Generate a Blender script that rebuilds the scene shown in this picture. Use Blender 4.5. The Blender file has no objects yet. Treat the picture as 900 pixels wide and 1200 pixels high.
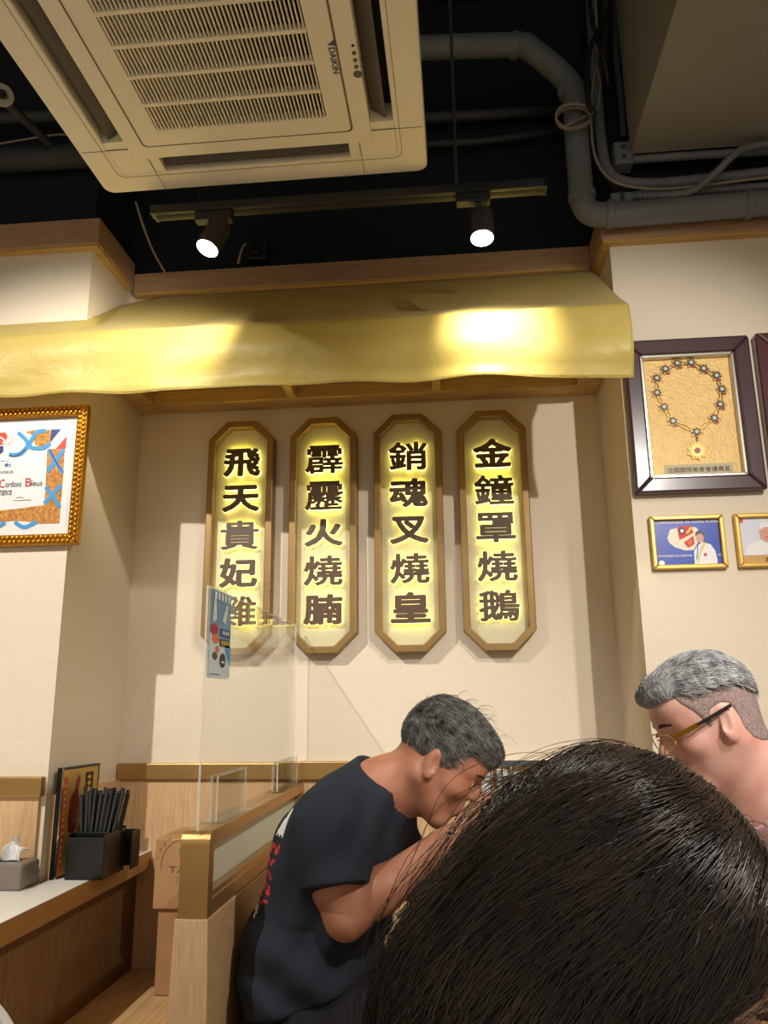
import bpy, math, random
import numpy as np
from mathutils import Vector, Matrix

random.seed(7)
rng = np.random.default_rng(11)
scene = bpy.context.scene
COL = scene.collection

# ------------------------------------------------------------------ camera
F_PX = 920.0
PIT, YAW, ROLL = [math.radians(a) for a in (13.5, -5.42, -0.6)]
CAM = np.array([0.0, 0.0, 1.18])
fw = np.array([math.sin(YAW) * math.cos(PIT), math.cos(YAW) * math.cos(PIT), math.sin(PIT)])
_r = np.array([math.cos(YAW), -math.sin(YAW), 0.0])
_u = np.cross(_r, fw)
cr = _r * math.cos(ROLL) + _u * math.sin(ROLL)
cu_ = -_r * math.sin(ROLL) + _u * math.cos(ROLL)
cam = bpy.data.cameras.new('camera')
cam.sensor_fit = 'VERTICAL'
cam.sensor_height = 36.0
cam.lens = 36.0 * F_PX / 1200.0
cam.clip_start = 0.02
camo = bpy.data.objects.new('camera', cam)
COL.objects.link(camo)
M = Matrix.Identity(4)
for i in range(3):
    M[i][0] = cr[i]; M[i][1] = cu_[i]; M[i][2] = -fw[i]; M[i][3] = CAM[i]
camo.matrix_world = M
scene.camera = camo

def ray(x, y): return fw + cr * (x - 450) / F_PX - cu_ * (y - 600) / F_PX
def PY(x, y, c): d = ray(x, y); return CAM + d * (c - CAM[1]) / d[1]
def PX(x, y, c): d = ray(x, y); return CAM + d * (c - CAM[0]) / d[0]
def PZ(x, y, c): d = ray(x, y); return CAM + d * (c - CAM[2]) / d[2]

# ------------------------------------------------------------------ world, exposure, room lamps
vs = scene.view_settings
vs.view_transform = 'Standard'; vs.look = 'None'; vs.gamma = 1.0; vs.use_curve_mapping = False
vs.exposure = 0.15
world = bpy.data.worlds.new('world'); scene.world = world
world.use_nodes = True
bg = world.node_tree.nodes['Background']
bg.inputs[0].default_value = (1.0, 0.895, 0.71, 1); bg.inputs[1].default_value = 0.60

def lamp(name, loc, power, radius=0.035, color=(1.0, 0.90, 0.76), spot=None, aim=None, blend=0.6):
    l = bpy.data.lights.new(name, 'SPOT' if spot else 'POINT')
    l.energy = power; l.color = color; l.shadow_soft_size = radius
    o = bpy.data.objects.new(name, l); COL.objects.link(o); o.location = loc
    if spot:
        l.spot_size = math.radians(spot); l.spot_blend = blend
        d = Vector(aim) - Vector(loc)
        o.rotation_euler = d.to_track_quat('-Z', 'Y').to_euler()
    return o
WARM = (1.0, 0.945, 0.87)
# room spotlights outside the picture; their places follow from the pier, picture-frame and awning shadows on the
# alcove wall and from the two lamp reflections in the medal's glass
lamp('ceiling_spot_left_offscreen', (-1.41, 0.40, 2.74), 170, radius=0.014, color=WARM, spot=62, aim=(-1.05, 2.1, 1.25), blend=0.7)
lamp('ceiling_spot_right_offscreen', (0.852, 0.20, 2.222), 84, radius=0.014, color=WARM, spot=58, aim=(0.42, 2.1, 1.50), blend=0.6)
lamp('ceiling_spot_far_right_offscreen', (1.026, 0.40, 2.585), 95, radius=0.03, color=WARM, spot=74, aim=(0.10, 1.35, 0.9), blend=0.7)

# ------------------------------------------------------------------ materials
MATS = {}
def srgb(r, g, b):
    f = lambda c: (c / 255 / 12.92) if c / 255 <= 0.04045 else ((c / 255 + 0.055) / 1.055) ** 2.4
    return (f(r), f(g), f(b))
def mat(name, rgb, rough=0.6, metal=0.0, bump=0.0, bscale=60.0, vary=0.0, vscale=8.0, stretch=(1, 1, 1),
        spec=0.5, emit=None, estr=0.0, trans=0.0, alpha=1.0, sss=0.0, coat=0.0, dark=None, ior=None, detail=4):
    if name in MATS: return MATS[name]
    m = bpy.data.materials.new(name); m.use_nodes = True
    nt = m.node_tree; b = nt.nodes['Principled BSDF']
    c = srgb(*rgb)
    b.inputs['Base Color'].default_value = (*c, 1)
    b.inputs['Roughness'].default_value = rough; b.inputs['Metallic'].default_value = metal
    b.inputs['Specular IOR Level'].default_value = spec
    if ior: b.inputs['IOR'].default_value = ior
    if trans: b.inputs['Transmission Weight'].default_value = trans
    if alpha < 1: b.inputs['Alpha'].default_value = alpha
    if coat: b.inputs['Coat Weight'].default_value = coat; b.inputs['Coat Roughness'].default_value = 0.15
    if sss:
        b.inputs['Subsurface Weight'].default_value = sss
        b.inputs['Subsurface Radius'].default_value = (0.012, 0.005, 0.003)
        b.inputs['Subsurface Scale'].default_value = 0.6
    if emit:
        b.inputs['Emission Color'].default_value = (*srgb(*emit), 1); b.inputs['Emission Strength'].default_value = estr
    if bump or vary:
        tc = nt.nodes.new('ShaderNodeTexCoord'); mp = nt.nodes.new('ShaderNodeMapping')
        geo = nt.nodes.new('ShaderNodeNewGeometry')
        mp.inputs['Scale'].default_value = stretch
        nt.links.new(geo.outputs['Position'], mp.inputs['Vector'])
    if vary:
        n = nt.nodes.new('ShaderNodeTexNoise'); n.inputs['Scale'].default_value = vscale; n.inputs['Detail'].default_value = detail
        nt.links.new(mp.outputs[0], n.inputs['Vector'])
        mx = nt.nodes.new('ShaderNodeMix'); mx.data_type = 'RGBA'
        d = srgb(*dark) if dark else tuple(x * (1 - vary) for x in c)
        mx.inputs[6].default_value = (*d, 1); mx.inputs[7].default_value = (*tuple(min(1, x * (1 + vary * .4)) for x in c), 1)
        cr_ = nt.nodes.new('ShaderNodeMapRange'); cr_.inputs[1].default_value = 0.3; cr_.inputs[2].default_value = 0.7
        nt.links.new(n.outputs['Fac'], cr_.inputs[0]); nt.links.new(cr_.outputs[0], mx.inputs[0])
        nt.links.new(mx.outputs[2], b.inputs['Base Color'])
    if bump:
        n2 = nt.nodes.new('ShaderNodeTexNoise'); n2.inputs['Scale'].default_value = bscale; n2.inputs['Detail'].default_value = 3
        nt.links.new(mp.outputs[0], n2.inputs['Vector'])
        bp = nt.nodes.new('ShaderNodeBump'); bp.inputs['Strength'].default_value = bump; bp.inputs['Distance'].default_value = 0.004
        nt.links.new(n2.outputs['Fac'], bp.inputs['Height']); nt.links.new(bp.outputs[0], b.inputs['Normal'])
    MATS[name] = m
    return m

plaster = mat('plaster', (222, 209, 188), 0.85, bump=0.35, bscale=55, spec=0.2)
black_paint = mat('black_paint', (34, 40, 46), 0.9, spec=0.15)
grey_paint = mat('grey_paint', (146, 143, 136), 0.7, spec=0.2, vary=0.06, vscale=5)
pipe_grey = mat('pipe_grey', (112, 116, 122), 0.55, vary=0.08, vscale=12)
pipe_dark = mat('pipe_dark', (58, 61, 66), 0.6)
wood_v = mat('wood_vertical', (206, 172, 132), 0.55, vary=0.35, vscale=40, stretch=(9, 9, 0.35), dark=(192, 155, 114), spec=0.3)
wood_h = mat('wood_crown', (182, 148, 118), 0.5, vary=0.3, vscale=36, stretch=(0.35, 1, 9), dark=(168, 132, 102), spec=0.35)
wood_y = mat('wood_bench', (208, 172, 124), 0.45, vary=0.3, vscale=16, stretch=(6, 0.6, 6), dark=(182, 143, 98), spec=0.35)
wood_side = mat('wood_booth', (206, 170, 126), 0.45, vary=0.3, vscale=34, stretch=(4, 0.4, 8), dark=(192, 154, 110), spec=0.3)
wood_dark = mat('wood_counter_panel', (120, 88, 56), 0.5, vary=0.3, vscale=30, stretch=(5, 5, 0.5), dark=(98, 70, 42), spec=0.35)
brass = mat('brass', (178, 142, 88), 0.36, metal=0.7, bump=0.05, bscale=40, stretch=(1, 1, 12))
soffit_wood = mat('soffit_wood', (206, 168, 100), 0.5, vary=0.2, vscale=20, stretch=(0.5, 6, 6), spec=0.3)
white_plastic = mat('white_plastic', (246, 236, 212), 0.42)
slot_grey = mat('slot_grey', (96, 90, 80), 0.5)
slot_dark = mat('slot_dark', (26, 22, 20), 0.7)
black_plastic = mat('black_plastic', (16, 16, 17), 0.28)
black_matte = mat('black_matte', (24, 24, 25), 0.5)
letter_brown = mat('letter_brown', (86, 62, 40), 0.5)
plaque_frame = mat('plaque_frame', (142, 112, 64), 0.42, metal=0.35, vary=0.1, vscale=12)
plaque_panel = mat('plaque_panel', (196, 190, 156), 0.5)
halo = mat('letter_halo', (255, 250, 200), 0.5, emit=(255, 240, 140), estr=2.3)
gold = mat('gold_leaf', (198, 140, 44), 0.3, metal=0.9)
gold_paint = mat('gold_frame', (214, 176, 92), 0.35, metal=0.6)
plum = mat('plum_wood', (72, 50, 56), 0.28, coat=0.3)
silver = mat('silver', (190, 184, 172), 0.3, metal=0.85)
chrome = mat('chrome', (215, 215, 212), 0.12, metal=1.0)
gold_board = mat('gold_board', (248, 210, 136), 0.5, bump=0.5, bscale=140, vary=0.1, vscale=60, metal=0.15)
paper = mat('paper', (232, 230, 228), 0.6)
cardboard = mat('cardboard', (178, 136, 92), 0.8, vary=0.06, vscale=20)
cardboard2 = mat('cardboard_tape', (160, 120, 80), 0.7)
counter_white = mat('counter_top', (226, 222, 212), 0.3, vary=0.04, vscale=5)
smoke_grey = mat('smoke_grey', (120, 110, 104), 0.35)
tissue = mat('tissue', (240, 240, 240), 0.9)
skin1 = mat('skin_tan', (184, 130, 104), 0.5, vary=0.18, vscale=22, dark=(172, 110, 84), sss=0.06, bump=0.08, bscale=120)
skin2 = mat('skin_fair', (218, 172, 156), 0.48, vary=0.14, vscale=20, dark=(204, 146, 130), sss=0.06, bump=0.06, bscale=120)
skin3 = mat('skin_light', (216, 170, 140), 0.5, sss=0.05)
lip = mat('lip', (178, 100, 88), 0.4)
eye_white = mat('eye_white', (225, 220, 212), 0.2)
eye_dark = mat('eye_iris', (30, 20, 15), 0.1)
shirt_navy = mat('shirt_navy', (46, 50, 60), 0.9, bump=0.15, bscale=160, spec=0.15)
shorts_dark = mat('shorts_dark', (38, 36, 44), 0.9, spec=0.15)
shirt_pink = mat('shirt_pink', (238, 196, 204), 0.85, bump=0.12, bscale=160, spec=0.2)
shirt_black = mat('shirt_black', (26, 25, 27), 0.9)
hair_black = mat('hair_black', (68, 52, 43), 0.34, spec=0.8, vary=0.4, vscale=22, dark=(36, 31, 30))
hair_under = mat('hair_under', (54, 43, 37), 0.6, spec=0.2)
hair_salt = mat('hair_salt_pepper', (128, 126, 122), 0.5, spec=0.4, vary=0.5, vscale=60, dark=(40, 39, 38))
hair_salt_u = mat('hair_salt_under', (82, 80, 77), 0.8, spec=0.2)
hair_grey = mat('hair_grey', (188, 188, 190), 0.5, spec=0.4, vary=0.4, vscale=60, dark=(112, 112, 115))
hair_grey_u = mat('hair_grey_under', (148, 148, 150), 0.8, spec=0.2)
hair_fade = mat('hair_fade', (158, 134, 128), 0.8, vary=0.35, vscale=260, dark=(120, 106, 104), spec=0.2)
red_print = mat('red_print', (200, 50, 44), 0.7)
white_print = mat('white_print', (230, 228, 224), 0.7)
ink = mat('ink', (62, 58, 60), 0.7)
ink_blue = mat('ink_blue', (48, 92, 168), 0.7)
ink_red = mat('ink_red', (190, 48, 60), 0.7)
rib_blue = mat('ribbon_blue', (64, 150, 210), 0.6)
rib_navy = mat('ribbon_navy', (52, 62, 120), 0.6)
orn_gold = mat('ornament_ochre', (206, 150, 56), 0.6, vary=0.4, vscale=120, dark=(150, 84, 40))
flag_red = mat('flag_red', (212, 66, 44), 0.6)
pic_blue = mat('picture_blue', (18, 60, 172), 0.35, vary=0.15, vscale=10)
pic_white = mat('picture_white', (226, 224, 224), 0.4)
pic_cream = mat('picture_cream', (226, 214, 190), 0.4)
pic_skin = mat('picture_skin', (206, 150, 128), 0.4)
pic_grey = mat('picture_pale', (206, 208, 218), 0.4)
pic_hair = mat('picture_hair', (38, 30, 30), 0.4)
yellow_print = mat('yellow_print', (222, 190, 70), 0.5)
green_print = mat('green_print', (60, 120, 66), 0.7)
brown_print = mat('brown_print', (110, 84, 56), 0.7)
orange_print = mat('orange_print', (214, 106, 60), 0.5)
goose_red = mat('goose_red', (150, 50, 26), 0.4, vary=0.4, vscale=60, dark=(96, 24, 14))
menu_gold = mat('menu_gold', (196, 160, 84), 0.4, vary=0.2, vscale=30)
floor_tile = mat('floor_tile', (196, 184, 166), 0.4, vary=0.1, vscale=4)
cable_white = mat('cable_white', (150, 140, 122), 0.5)
frost = mat('frosted_glass', (196, 208, 190), 0.25, spec=0.5, vary=0.06, vscale=6)

def lit_mat():
    m = bpy.data.materials.new('lamp_lens'); m.use_nodes = True
    b = m.node_tree.nodes['Principled BSDF']
    b.inputs['Emission Color'].default_value = (1, 0.95, 0.86, 1); b.inputs['Emission Strength'].default_value = 9
    return m
lamp_lens = lit_mat()

def glass_mat(name, tint, refl):
    m = bpy.data.materials.new(name); m.use_nodes = True
    nt = m.node_tree; nt.nodes.clear()
    out = nt.nodes.new('ShaderNodeOutputMaterial'); mix = nt.nodes.new('ShaderNodeMixShader')
    t = nt.nodes.new('ShaderNodeBsdfTransparent'); g = nt.nodes.new('ShaderNodeBsdfGlossy')
    t.inputs[0].default_value = (*tint, 1); g.inputs['Roughness'].default_value = 0.02
    lw = nt.nodes.new('ShaderNodeLayerWeight'); lw.inputs[0].default_value = 0.5
    pw = nt.nodes.new('ShaderNodeMath'); pw.operation = 'POWER'; pw.inputs[1].default_value = 4.0
    ml = nt.nodes.new('ShaderNodeMath'); ml.operation = 'MULTIPLY_ADD'; ml.inputs[1].default_value = 0.6 * refl; ml.inputs[2].default_value = 0.025 * refl
    ml.use_clamp = True
    nt.links.new(lw.outputs['Facing'], pw.inputs[0]); nt.links.new(pw.outputs[0], ml.inputs[0]); nt.links.new(ml.outputs[0], mix.inputs[0])
    nt.links.new(t.outputs[0], mix.inputs[1]); nt.links.new(g.outputs[0], mix.inputs[2]); nt.links.new(mix.outputs[0], out.inputs[0])
    return m
acrylic = glass_mat('acrylic', (0.96, 0.965, 0.95), 1.0)
acrylic_edge = mat('acrylic_edge', (232, 230, 218), 0.2, alpha=0.42)
pane_glass = glass_mat('picture_glass', (0.98, 0.98, 0.98), 0.8)

def fabric_mat():
    m = bpy.data.materials.new('awning_cloth'); m.use_nodes = True
    nt = m.node_tree; b = nt.nodes['Principled BSDF']; out = nt.nodes['Material Output']
    c = srgb(206, 188, 104)
    b.inputs['Base Color'].default_value = (*c, 1); b.inputs['Roughness'].default_value = 0.45
    b.inputs['Sheen Weight'].default_value = 0.2
    tr = nt.nodes.new('ShaderNodeBsdfTranslucent'); tr.inputs[0].default_value = (*srgb(236, 214, 130), 1)
    mix = nt.nodes.new('ShaderNodeMixShader'); mix.inputs[0].default_value = 0.38
    geo = nt.nodes.new('ShaderNodeNewGeometry')
    n = nt.nodes.new('ShaderNodeTexNoise'); n.inputs['Scale'].default_value = 14; n.inputs['Detail'].default_value = 6
    n.inputs['Distortion'].default_value = 1.2
    bp = nt.nodes.new('ShaderNodeBump'); bp.inputs['Strength'].default_value = 0.35; bp.inputs['Distance'].default_value = 0.01
    nt.links.new(geo.outputs['Position'], n.inputs['Vector']); nt.links.new(n.outputs['Fac'], bp.inputs['Height'])
    nt.links.new(bp.outputs[0], b.inputs['Normal'])
    nt.links.new(b.outputs[0], mix.inputs[1]); nt.links.new(tr.outputs[0], mix.inputs[2]); nt.links.new(mix.outputs[0], out.inputs[0])
    return m
fabric = fabric_mat()

# ------------------------------------------------------------------ object helpers
WL = {}
def wloc(o): return WL.get(o.name, Vector((0, 0, 0)))
def tag(o, label, cat, group=None):
    o['label'] = label; o['category'] = cat
    if group: o['group'] = group
    return o
def thing(name, label, cat, loc, group=None):
    o = bpy.data.objects.new(name, None); COL.objects.link(o)
    o.empty_display_size = 0.05
    o.location = Vector(loc); WL[o.name] = Vector(loc)
    return tag(o, label, cat, group)

def raw_mesh(name, V, quads, mats, smooth=False, mi=None):
    """fast mesh from numpy: quads (n,4) or list of faces"""
    me = bpy.data.meshes.new(name)
    if isinstance(quads, np.ndarray):
        k = quads.shape[1]; n = len(quads)
        me.vertices.add(len(V)); me.vertices.foreach_set('co', np.ascontiguousarray(V, dtype=np.float32).ravel())
        me.loops.add(n * k); me.loops.foreach_set('vertex_index', np.ascontiguousarray(quads, dtype=np.int32).ravel())
        me.polygons.add(n); me.polygons.foreach_set('loop_start', np.arange(0, n * k, k, dtype=np.int32))
        if mi is not None: me.polygons.foreach_set('material_index', np.asarray(mi, dtype=np.int32))
        if smooth: me.polygons.foreach_set('use_smooth', np.ones(n, dtype=bool))
        me.update(calc_edges=True); me.validate()
    else:
        me.from_pydata([tuple(map(float, v)) for v in V], [], quads)
        if mi is not None: me.polygons.foreach_set('material_index', mi)
        if smooth: me.polygons.foreach_set('use_smooth', [True] * len(me.polygons))
        me.update()
    for m in (mats if isinstance(mats, (list, tuple)) else [mats]): me.materials.append(m)
    return me

def place(name, V, faces, mats, parent=None, smooth=False, mi=None, bevel=0, bseg=2):
    V = np.asarray(V, dtype=float)
    if parent is None:
        lo, hi = V.min(0), V.max(0)
        org = np.array([(lo[0] + hi[0]) / 2, (lo[1] + hi[1]) / 2, lo[2]])
    else:
        org = np.array(V.mean(0))
    me = raw_mesh(name, V - org, faces, mats, smooth, mi)
    o = bpy.data.objects.new(name, me); COL.objects.link(o)
    WL[o.name] = Vector(org)
    if parent is not None:
        o.parent = parent; o.location = Vector(org) - wloc(parent)
    else:
        o.location = Vector(org)
    if bevel:
        b = o.modifiers.new('bevel', 'BEVEL'); b.width = bevel; b.segments = bseg; b.limit_method = 'ANGLE'
        b.angle_limit = math.radians(40)
    return o

def spline(P, n=8):
    P = [np.array(p, float) for p in P]; out = []
    for i in range(len(P) - 1):
        p0 = P[max(i - 1, 0)]; p1 = P[i]; p2 = P[i + 1]; p3 = P[min(i + 2, len(P) - 1)]
        for k in range(n):
            t = k / n
            out.append(0.5 * ((2 * p1) + (-p0 + p2) * t + (2 * p0 - 5 * p1 + 4 * p2 - p3) * t * t + (-p0 + 3 * p1 - 3 * p2 + p3) * t ** 3))
    out.append(P[-1]); return out

class MB:
    def __init__(s): s.v = []; s.f = []
    def add(s, V, F):
        n = len(s.v); s.v += [np.array(x, float) for x in V]; s.f += [tuple(i + n for i in f) for f in F]; return s
    def box(s, x0, x1, y0, y1, z0, z1):
        V = [(x, y, z) for z in (z0, z1) for y in (y0, y1) for x in (x0, x1)]
        return s.add(V, [(0, 2, 3, 1), (4, 5, 7, 6), (0, 1, 5, 4), (2, 6, 7, 3), (0, 4, 6, 2), (1, 3, 7, 5)])
    def obox(s, c, U, V_, W):
        c, U, V_, W = [np.array(a, float) for a in (c, U, V_, W)]
        V = [c + a * U + b * V_ + d * W for d in (-1, 1) for b in (-1, 1) for a in (-1, 1)]
        return s.add(V, [(0, 2, 3, 1), (4, 5, 7, 6), (0, 1, 5, 4), (2, 6, 7, 3), (0, 4, 6, 2), (1, 3, 7, 5)])
    def prism(s, poly, ext):
        e = np.array(ext, float); n = len(poly)
        V = [np.array(p, float) for p in poly] + [np.array(p, float) + e for p in poly]
        F = [tuple(range(n))[::-1], tuple(range(n, 2 * n))] + [(i, (i + 1) % n, n + (i + 1) % n, n + i) for i in range(n)]
        return s.add(V, F)
    def ringprism(s, outer, inner, ext):
        n = len(outer); e = np.array(ext, float)
        O = [np.array(p, float) for p in outer]; I = [np.array(p, float) for p in inner]
        V = O + I + [p + e for p in O] + [p + e for p in I]
        F = []
        for i in range(n):
            j = (i + 1) % n
            F += [(i, j, n + j, n + i), (2 * n + i, 3 * n + i, 3 * n + j, 2 * n + j), (i, 2 * n + i, 2 * n + j, j), (n + i, n + j, 3 * n + j, 3 * n + i)]
        return s.add(V, F)
    def poly(s, pts): return s.add(pts, [tuple(range(len(pts)))])
    def tube(s, path, r, seg=10, caps=True):
        P = [np.array(p, float) for p in path]; m = len(P)
        R = r if hasattr(r, '__len__') else [r] * m
        t0 = P[1] - P[0]; t0 /= np.linalg.norm(t0)
        a = np.array([0, 0, 1.0]) if abs(t0[2]) < 0.9 else np.array([1.0, 0, 0])
        nrm = np.cross(t0, a); nrm /= np.linalg.norm(nrm)
        V = []; base = len(s.v)
        for i in range(m):
            t = P[min(i + 1, m - 1)] - P[max(i - 1, 0)]; t /= (np.linalg.norm(t) + 1e-12)
            nrm = nrm - t * (nrm @ t); nrm /= (np.linalg.norm(nrm) + 1e-12); b = np.cross(t, nrm)
            for k in range(seg):
                q = 2 * math.pi * k / seg; V.append(P[i] + R[i] * (math.cos(q) * nrm + math.sin(q) * b))
        F = [(i * seg + k, i * seg + (k + 1) % seg, (i + 1) * seg + (k + 1) % seg, (i + 1) * seg + k) for i in range(m - 1) for k in range(seg)]
        if caps: F += [tuple(range(seg))[::-1], tuple(range((m - 1) * seg, m * seg))]
        return s.add(V, F)
    def cyl(s, a, b, r1, r2=None, seg=20): return s.tube([a, b], [r1, r1 if r2 is None else r2], seg)
    def ball(s, c, r, seg=12, rings=8, sc=(1, 1, 1)):
        V = [(0, 0, 1)] + [(math.sin(math.pi * i / rings) * math.cos(2 * math.pi * k / seg), math.sin(math.pi * i / rings) * math.sin(2 * math.pi * k / seg), math.cos(math.pi * i / rings)) for i in range(1, rings) for k in range(seg)] + [(0, 0, -1)]
        F = [(0, 1 + k, 1 + (k + 1) % seg) for k in range(seg)]
        F += [(1 + i * seg + k, 1 + (i + 1) * seg + k, 1 + (i + 1) * seg + (k + 1) % seg, 1 + i * seg + (k + 1) % seg) for i in range(rings - 2) for k in range(seg)]
        e = len(V) - 1; b = 1 + (rings - 2) * seg
        F += [(e, b + (k + 1) % seg, b + k) for k in range(seg)]
        return s.add([np.array(c) + r * np.array(v) * np.array(sc) for v in V], F)
    def build(s, name, m, parent=None, smooth=False, bevel=0, bseg=2):
        return place(name, s.v, s.f, m, parent, smooth, None, bevel, bseg)

def struct(o): o['kind'] = 'structure'; return o
def solo(mb, name, m, label, cat, group=None, **k): return tag(mb.build(name, m, None, **k), label, cat, group)

# text -> (verts Nx2 normalised to its own box, faces)
TXT = {}
def glyph(body, offset=0.0, extrude=0.0, norm=None):
    key = (body, offset, extrude)
    if key in TXT: return TXT[key]
    cu = bpy.data.curves.new('t', 'FONT'); cu.body = body; cu.size = 1; cu.offset = offset; cu.extrude = extrude
    cu.align_x = 'CENTER'; cu.resolution_u = 3
    ob = bpy.data.objects.new('t', cu); me = ob.to_mesh()
    V = np.zeros(len(me.vertices) * 3); me.vertices.foreach_get('co', V); V = V.reshape(-1, 3)
    Fc = [tuple(p.vertices) for p in me.polygons]
    ob.to_mesh_clear(); bpy.data.objects.remove(ob); bpy.data.curves.remove(cu)
    TXT[key] = (V, Fc); return TXT[key]
def lettering(name, body, c, U, Vv, N, w, h, m, parent, depth=0.0, offset=0.0, ref=None, z0=0.0):
    """text fitted in a w x h box centred at c in plane (U,Vv), normal N; depth = thickness"""
    V, Fc = glyph(body, 0.0, 0.5 if depth else 0.0)
    lo, hi = V[:, :2].min(0), V[:, :2].max(0)
    if offset:                                     # embolden: copies shifted round a small ring
        e = offset if ref is None else ref
        lo, hi = lo - e, hi + e
        n0 = len(V); VV = [V]; FF = list(Fc); nk = 10 if depth else 4
        for k in range(nk):
            q = 2 * math.pi * k / nk
            VV.append(V + np.array([offset * math.cos(q), offset * math.sin(q), 0.012 * (k + 1)])); FF += [tuple(i + n0 * (k + 1) for i in f) for f in Fc]
        V = np.concatenate(VV); Fc = FF
    u = (V[:, 0] - (lo[0] + hi[0]) / 2) / (hi[0] - lo[0]) * w
    v = (V[:, 1] - (lo[1] + hi[1]) / 2) / (hi[1] - lo[1]) * h
    d = (V[:, 2] + 0.5) * depth + z0 if depth else V[:, 2] * 0.003 + z0
    P = np.array(c) + u[:, None] * np.array(U) + v[:, None] * np.array(Vv) + d[:, None] * np.array(N)
    return place(name, P, Fc, m, parent)
XU = (1, 0, 0); ZV = (0, 0, 1); NY = (0, -1, 0)

# ================================================================== THE SETTING
YB = 2.40          # alcove back wall
YL, YR = 1.975, 2.045   # fronts of the left and right piers
XL, XR = -1.04, 0.457   # alcove sides
XE0, XE1 = -2.4, 2.2
ZC = 3.5
YU = 2.235         # furred-out black wall above the awning
ZU = 2.44
struct(MB().box(XE0, XE1, -2.2, 2.7, -0.1, 0.0).build('floor', floor_tile))
struct(MB().box(XE0, XE1, -2.2, 2.7, ZC, ZC + 0.1).build('ceiling', black_paint))
struct(MB().box(XL - 0.02, XR + 0.02, YB, YB + 0.1, 0.0, ZU + 0.06).build('wall_back', plaster))
uw = struct(MB().box(XL, XR, YU, YB + 0.1, ZU + 0.001, ZC).build('wall_back_upper', plaster))
ZK = 2.50
struct(MB().box(XE0, XL, YL, YB + 0.1, 0.0, ZK).build('wall_left', plaster))
struct(MB().box(XR, XE1, YR, YB + 0.1, 0.0, ZK).build('wall_right', plaster))
struct(MB().box(XE0, XL, YL, YB + 0.1, ZK, ZC).build('wall_left_upper', black_paint))
struct(MB().box(XR, XE1, YR, YB + 0.1, ZK, ZC).build('wall_right_upper', black_paint))
struct(MB().box(XL, XR, YU - 0.002, YU + 0.002, 2.50, ZC).build('wall_alcove_upper', black_paint))
struct(MB().box(XE0 - 0.1, XE0, -2.2, 2.6, 0, ZC).build('wall_side_left', plaster))
struct(MB().box(XE1, XE1 + 0.1, -2.2, 2.6, 0, ZC).build('wall_side_right', plaster))
# wooden crown boards with a thin lower bead
def crown(n, x0, x1, y0, y1, z0, z1):
    o = struct(MB().box(x0, x1, y0, y1, z0 + 0.008, z1).build('trim_%d' % n, wood_h, bevel=0.002))
    ax = 0.004
    MB().box(x0 + ax, x1 - ax, y0 + ax, y1, z0, z0 + 0.008).build('bead', soffit_wood, o)
crown(1, XE0, XL + 0.028, YL - 0.028, YL + 0.02, 2.475, 2.565)
crown(2, XL - 0.02, XL + 0.028, YL + 0.0201, YU - 0.03, 2.475, 2.565)
crown(3, XL + 0.0281, XR - 0.0261, YU - 0.032, YU - 0.001, 2.455, 2.53)
crown(4, XR - 0.026, XR + 0.02, YR + 0.0201, YU - 0.03, 2.425, 2.53)
crown(5, XR - 0.026, XE1, YR - 0.028, YR + 0.02, 2.425, 2.53)
# dado: wood panels below a brass rail
def dado(n, x0, x1, yf, z0=0.957, z1=1.004, t=0.022):
    o = struct(MB().box(x0, x1, yf - t, yf + 0.01, z0, z1).build('trim_%d' % n, brass, bevel=0.003))
struct(MB().box(XL, XR, YB - 0.012, YB + 0.01, 0.0, 0.9569).build('trim_6', wood_v))
dado(7, XL + 0.001, -0.5245, YB - 0.001)
dado(8, -0.5235, XR - 0.001, YB - 0.001, 0.957, 1.008, 0.026)
struct(MB().box(XE0, XL - 0.012, YL - 0.012, YL + 0.01, 0.0, 0.9569).build('trim_9', wood_v))
dado(10, XE0, XL - 0.004, YL - 0.001)
struct(MB().box(XR + 0.004, XE1, YR - 0.012, YR + 0.01, 0.0, 0.9569).build('trim_11', wood_v))
dado(12, XR + 0.002, XE1, YR - 0.001)
struct(MB().box(XL - 0.001, XL + 0.012, YL + 0.03, YB - 0.0121, 0.0, 0.9569).build('trim_13', wood_v))
# ceiling beam, boxed in grey
bm_z = 2.655
struct(MB().box(0.515, 1.75, -0.4, 1.955, bm_z, ZC).build('trim_14', grey_paint))

# ------------------------------------------------------------------ soffit frame that carries the awning
fr = thing('awning_support', 'gold-stained wooden ladder frame under the yellow awning', 'frame', ((XL + XR) / 2, 2.2, 2.12))
z0, z1 = 2.12, 2.166
MB().box(XL + 0.001, XR - 0.001, 2.315, YB - 0.0005, z0, z1).build('back_rail', soffit_wood, fr, bevel=0.003)
MB().box(XL + 0.001, XR - 0.001, 1.945, 1.985, z0 + 0.02, z1).build('front_rail', soffit_wood, fr, bevel=0.003) if False else MB().box(XL + 0.03, XR - 0.03, 1.945, 1.985, z0 + 0.02, z1).build('front_rail', soffit_wood, fr, bevel=0.003)
MB().box(XL + 0.001, XL + 0.075, 1.985, 2.315, z0, z1).build('side_rail', soffit_wood, fr, bevel=0.003)
MB().box(XR - 0.075, XR - 0.001, 1.985, 2.315, z0, z1).build('side_rail', soffit_wood, fr, bevel=0.003)
for px in ((336, 456), (511, 451)):
    p = PZ(*px, z0)
    MB().box(p[0] - 0.014, p[0] + 0.014, 1.985, 2.315, z0 + 0.004, z1 - 0.004).build('divider', soffit_wood, fr, bevel=0.002)

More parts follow.
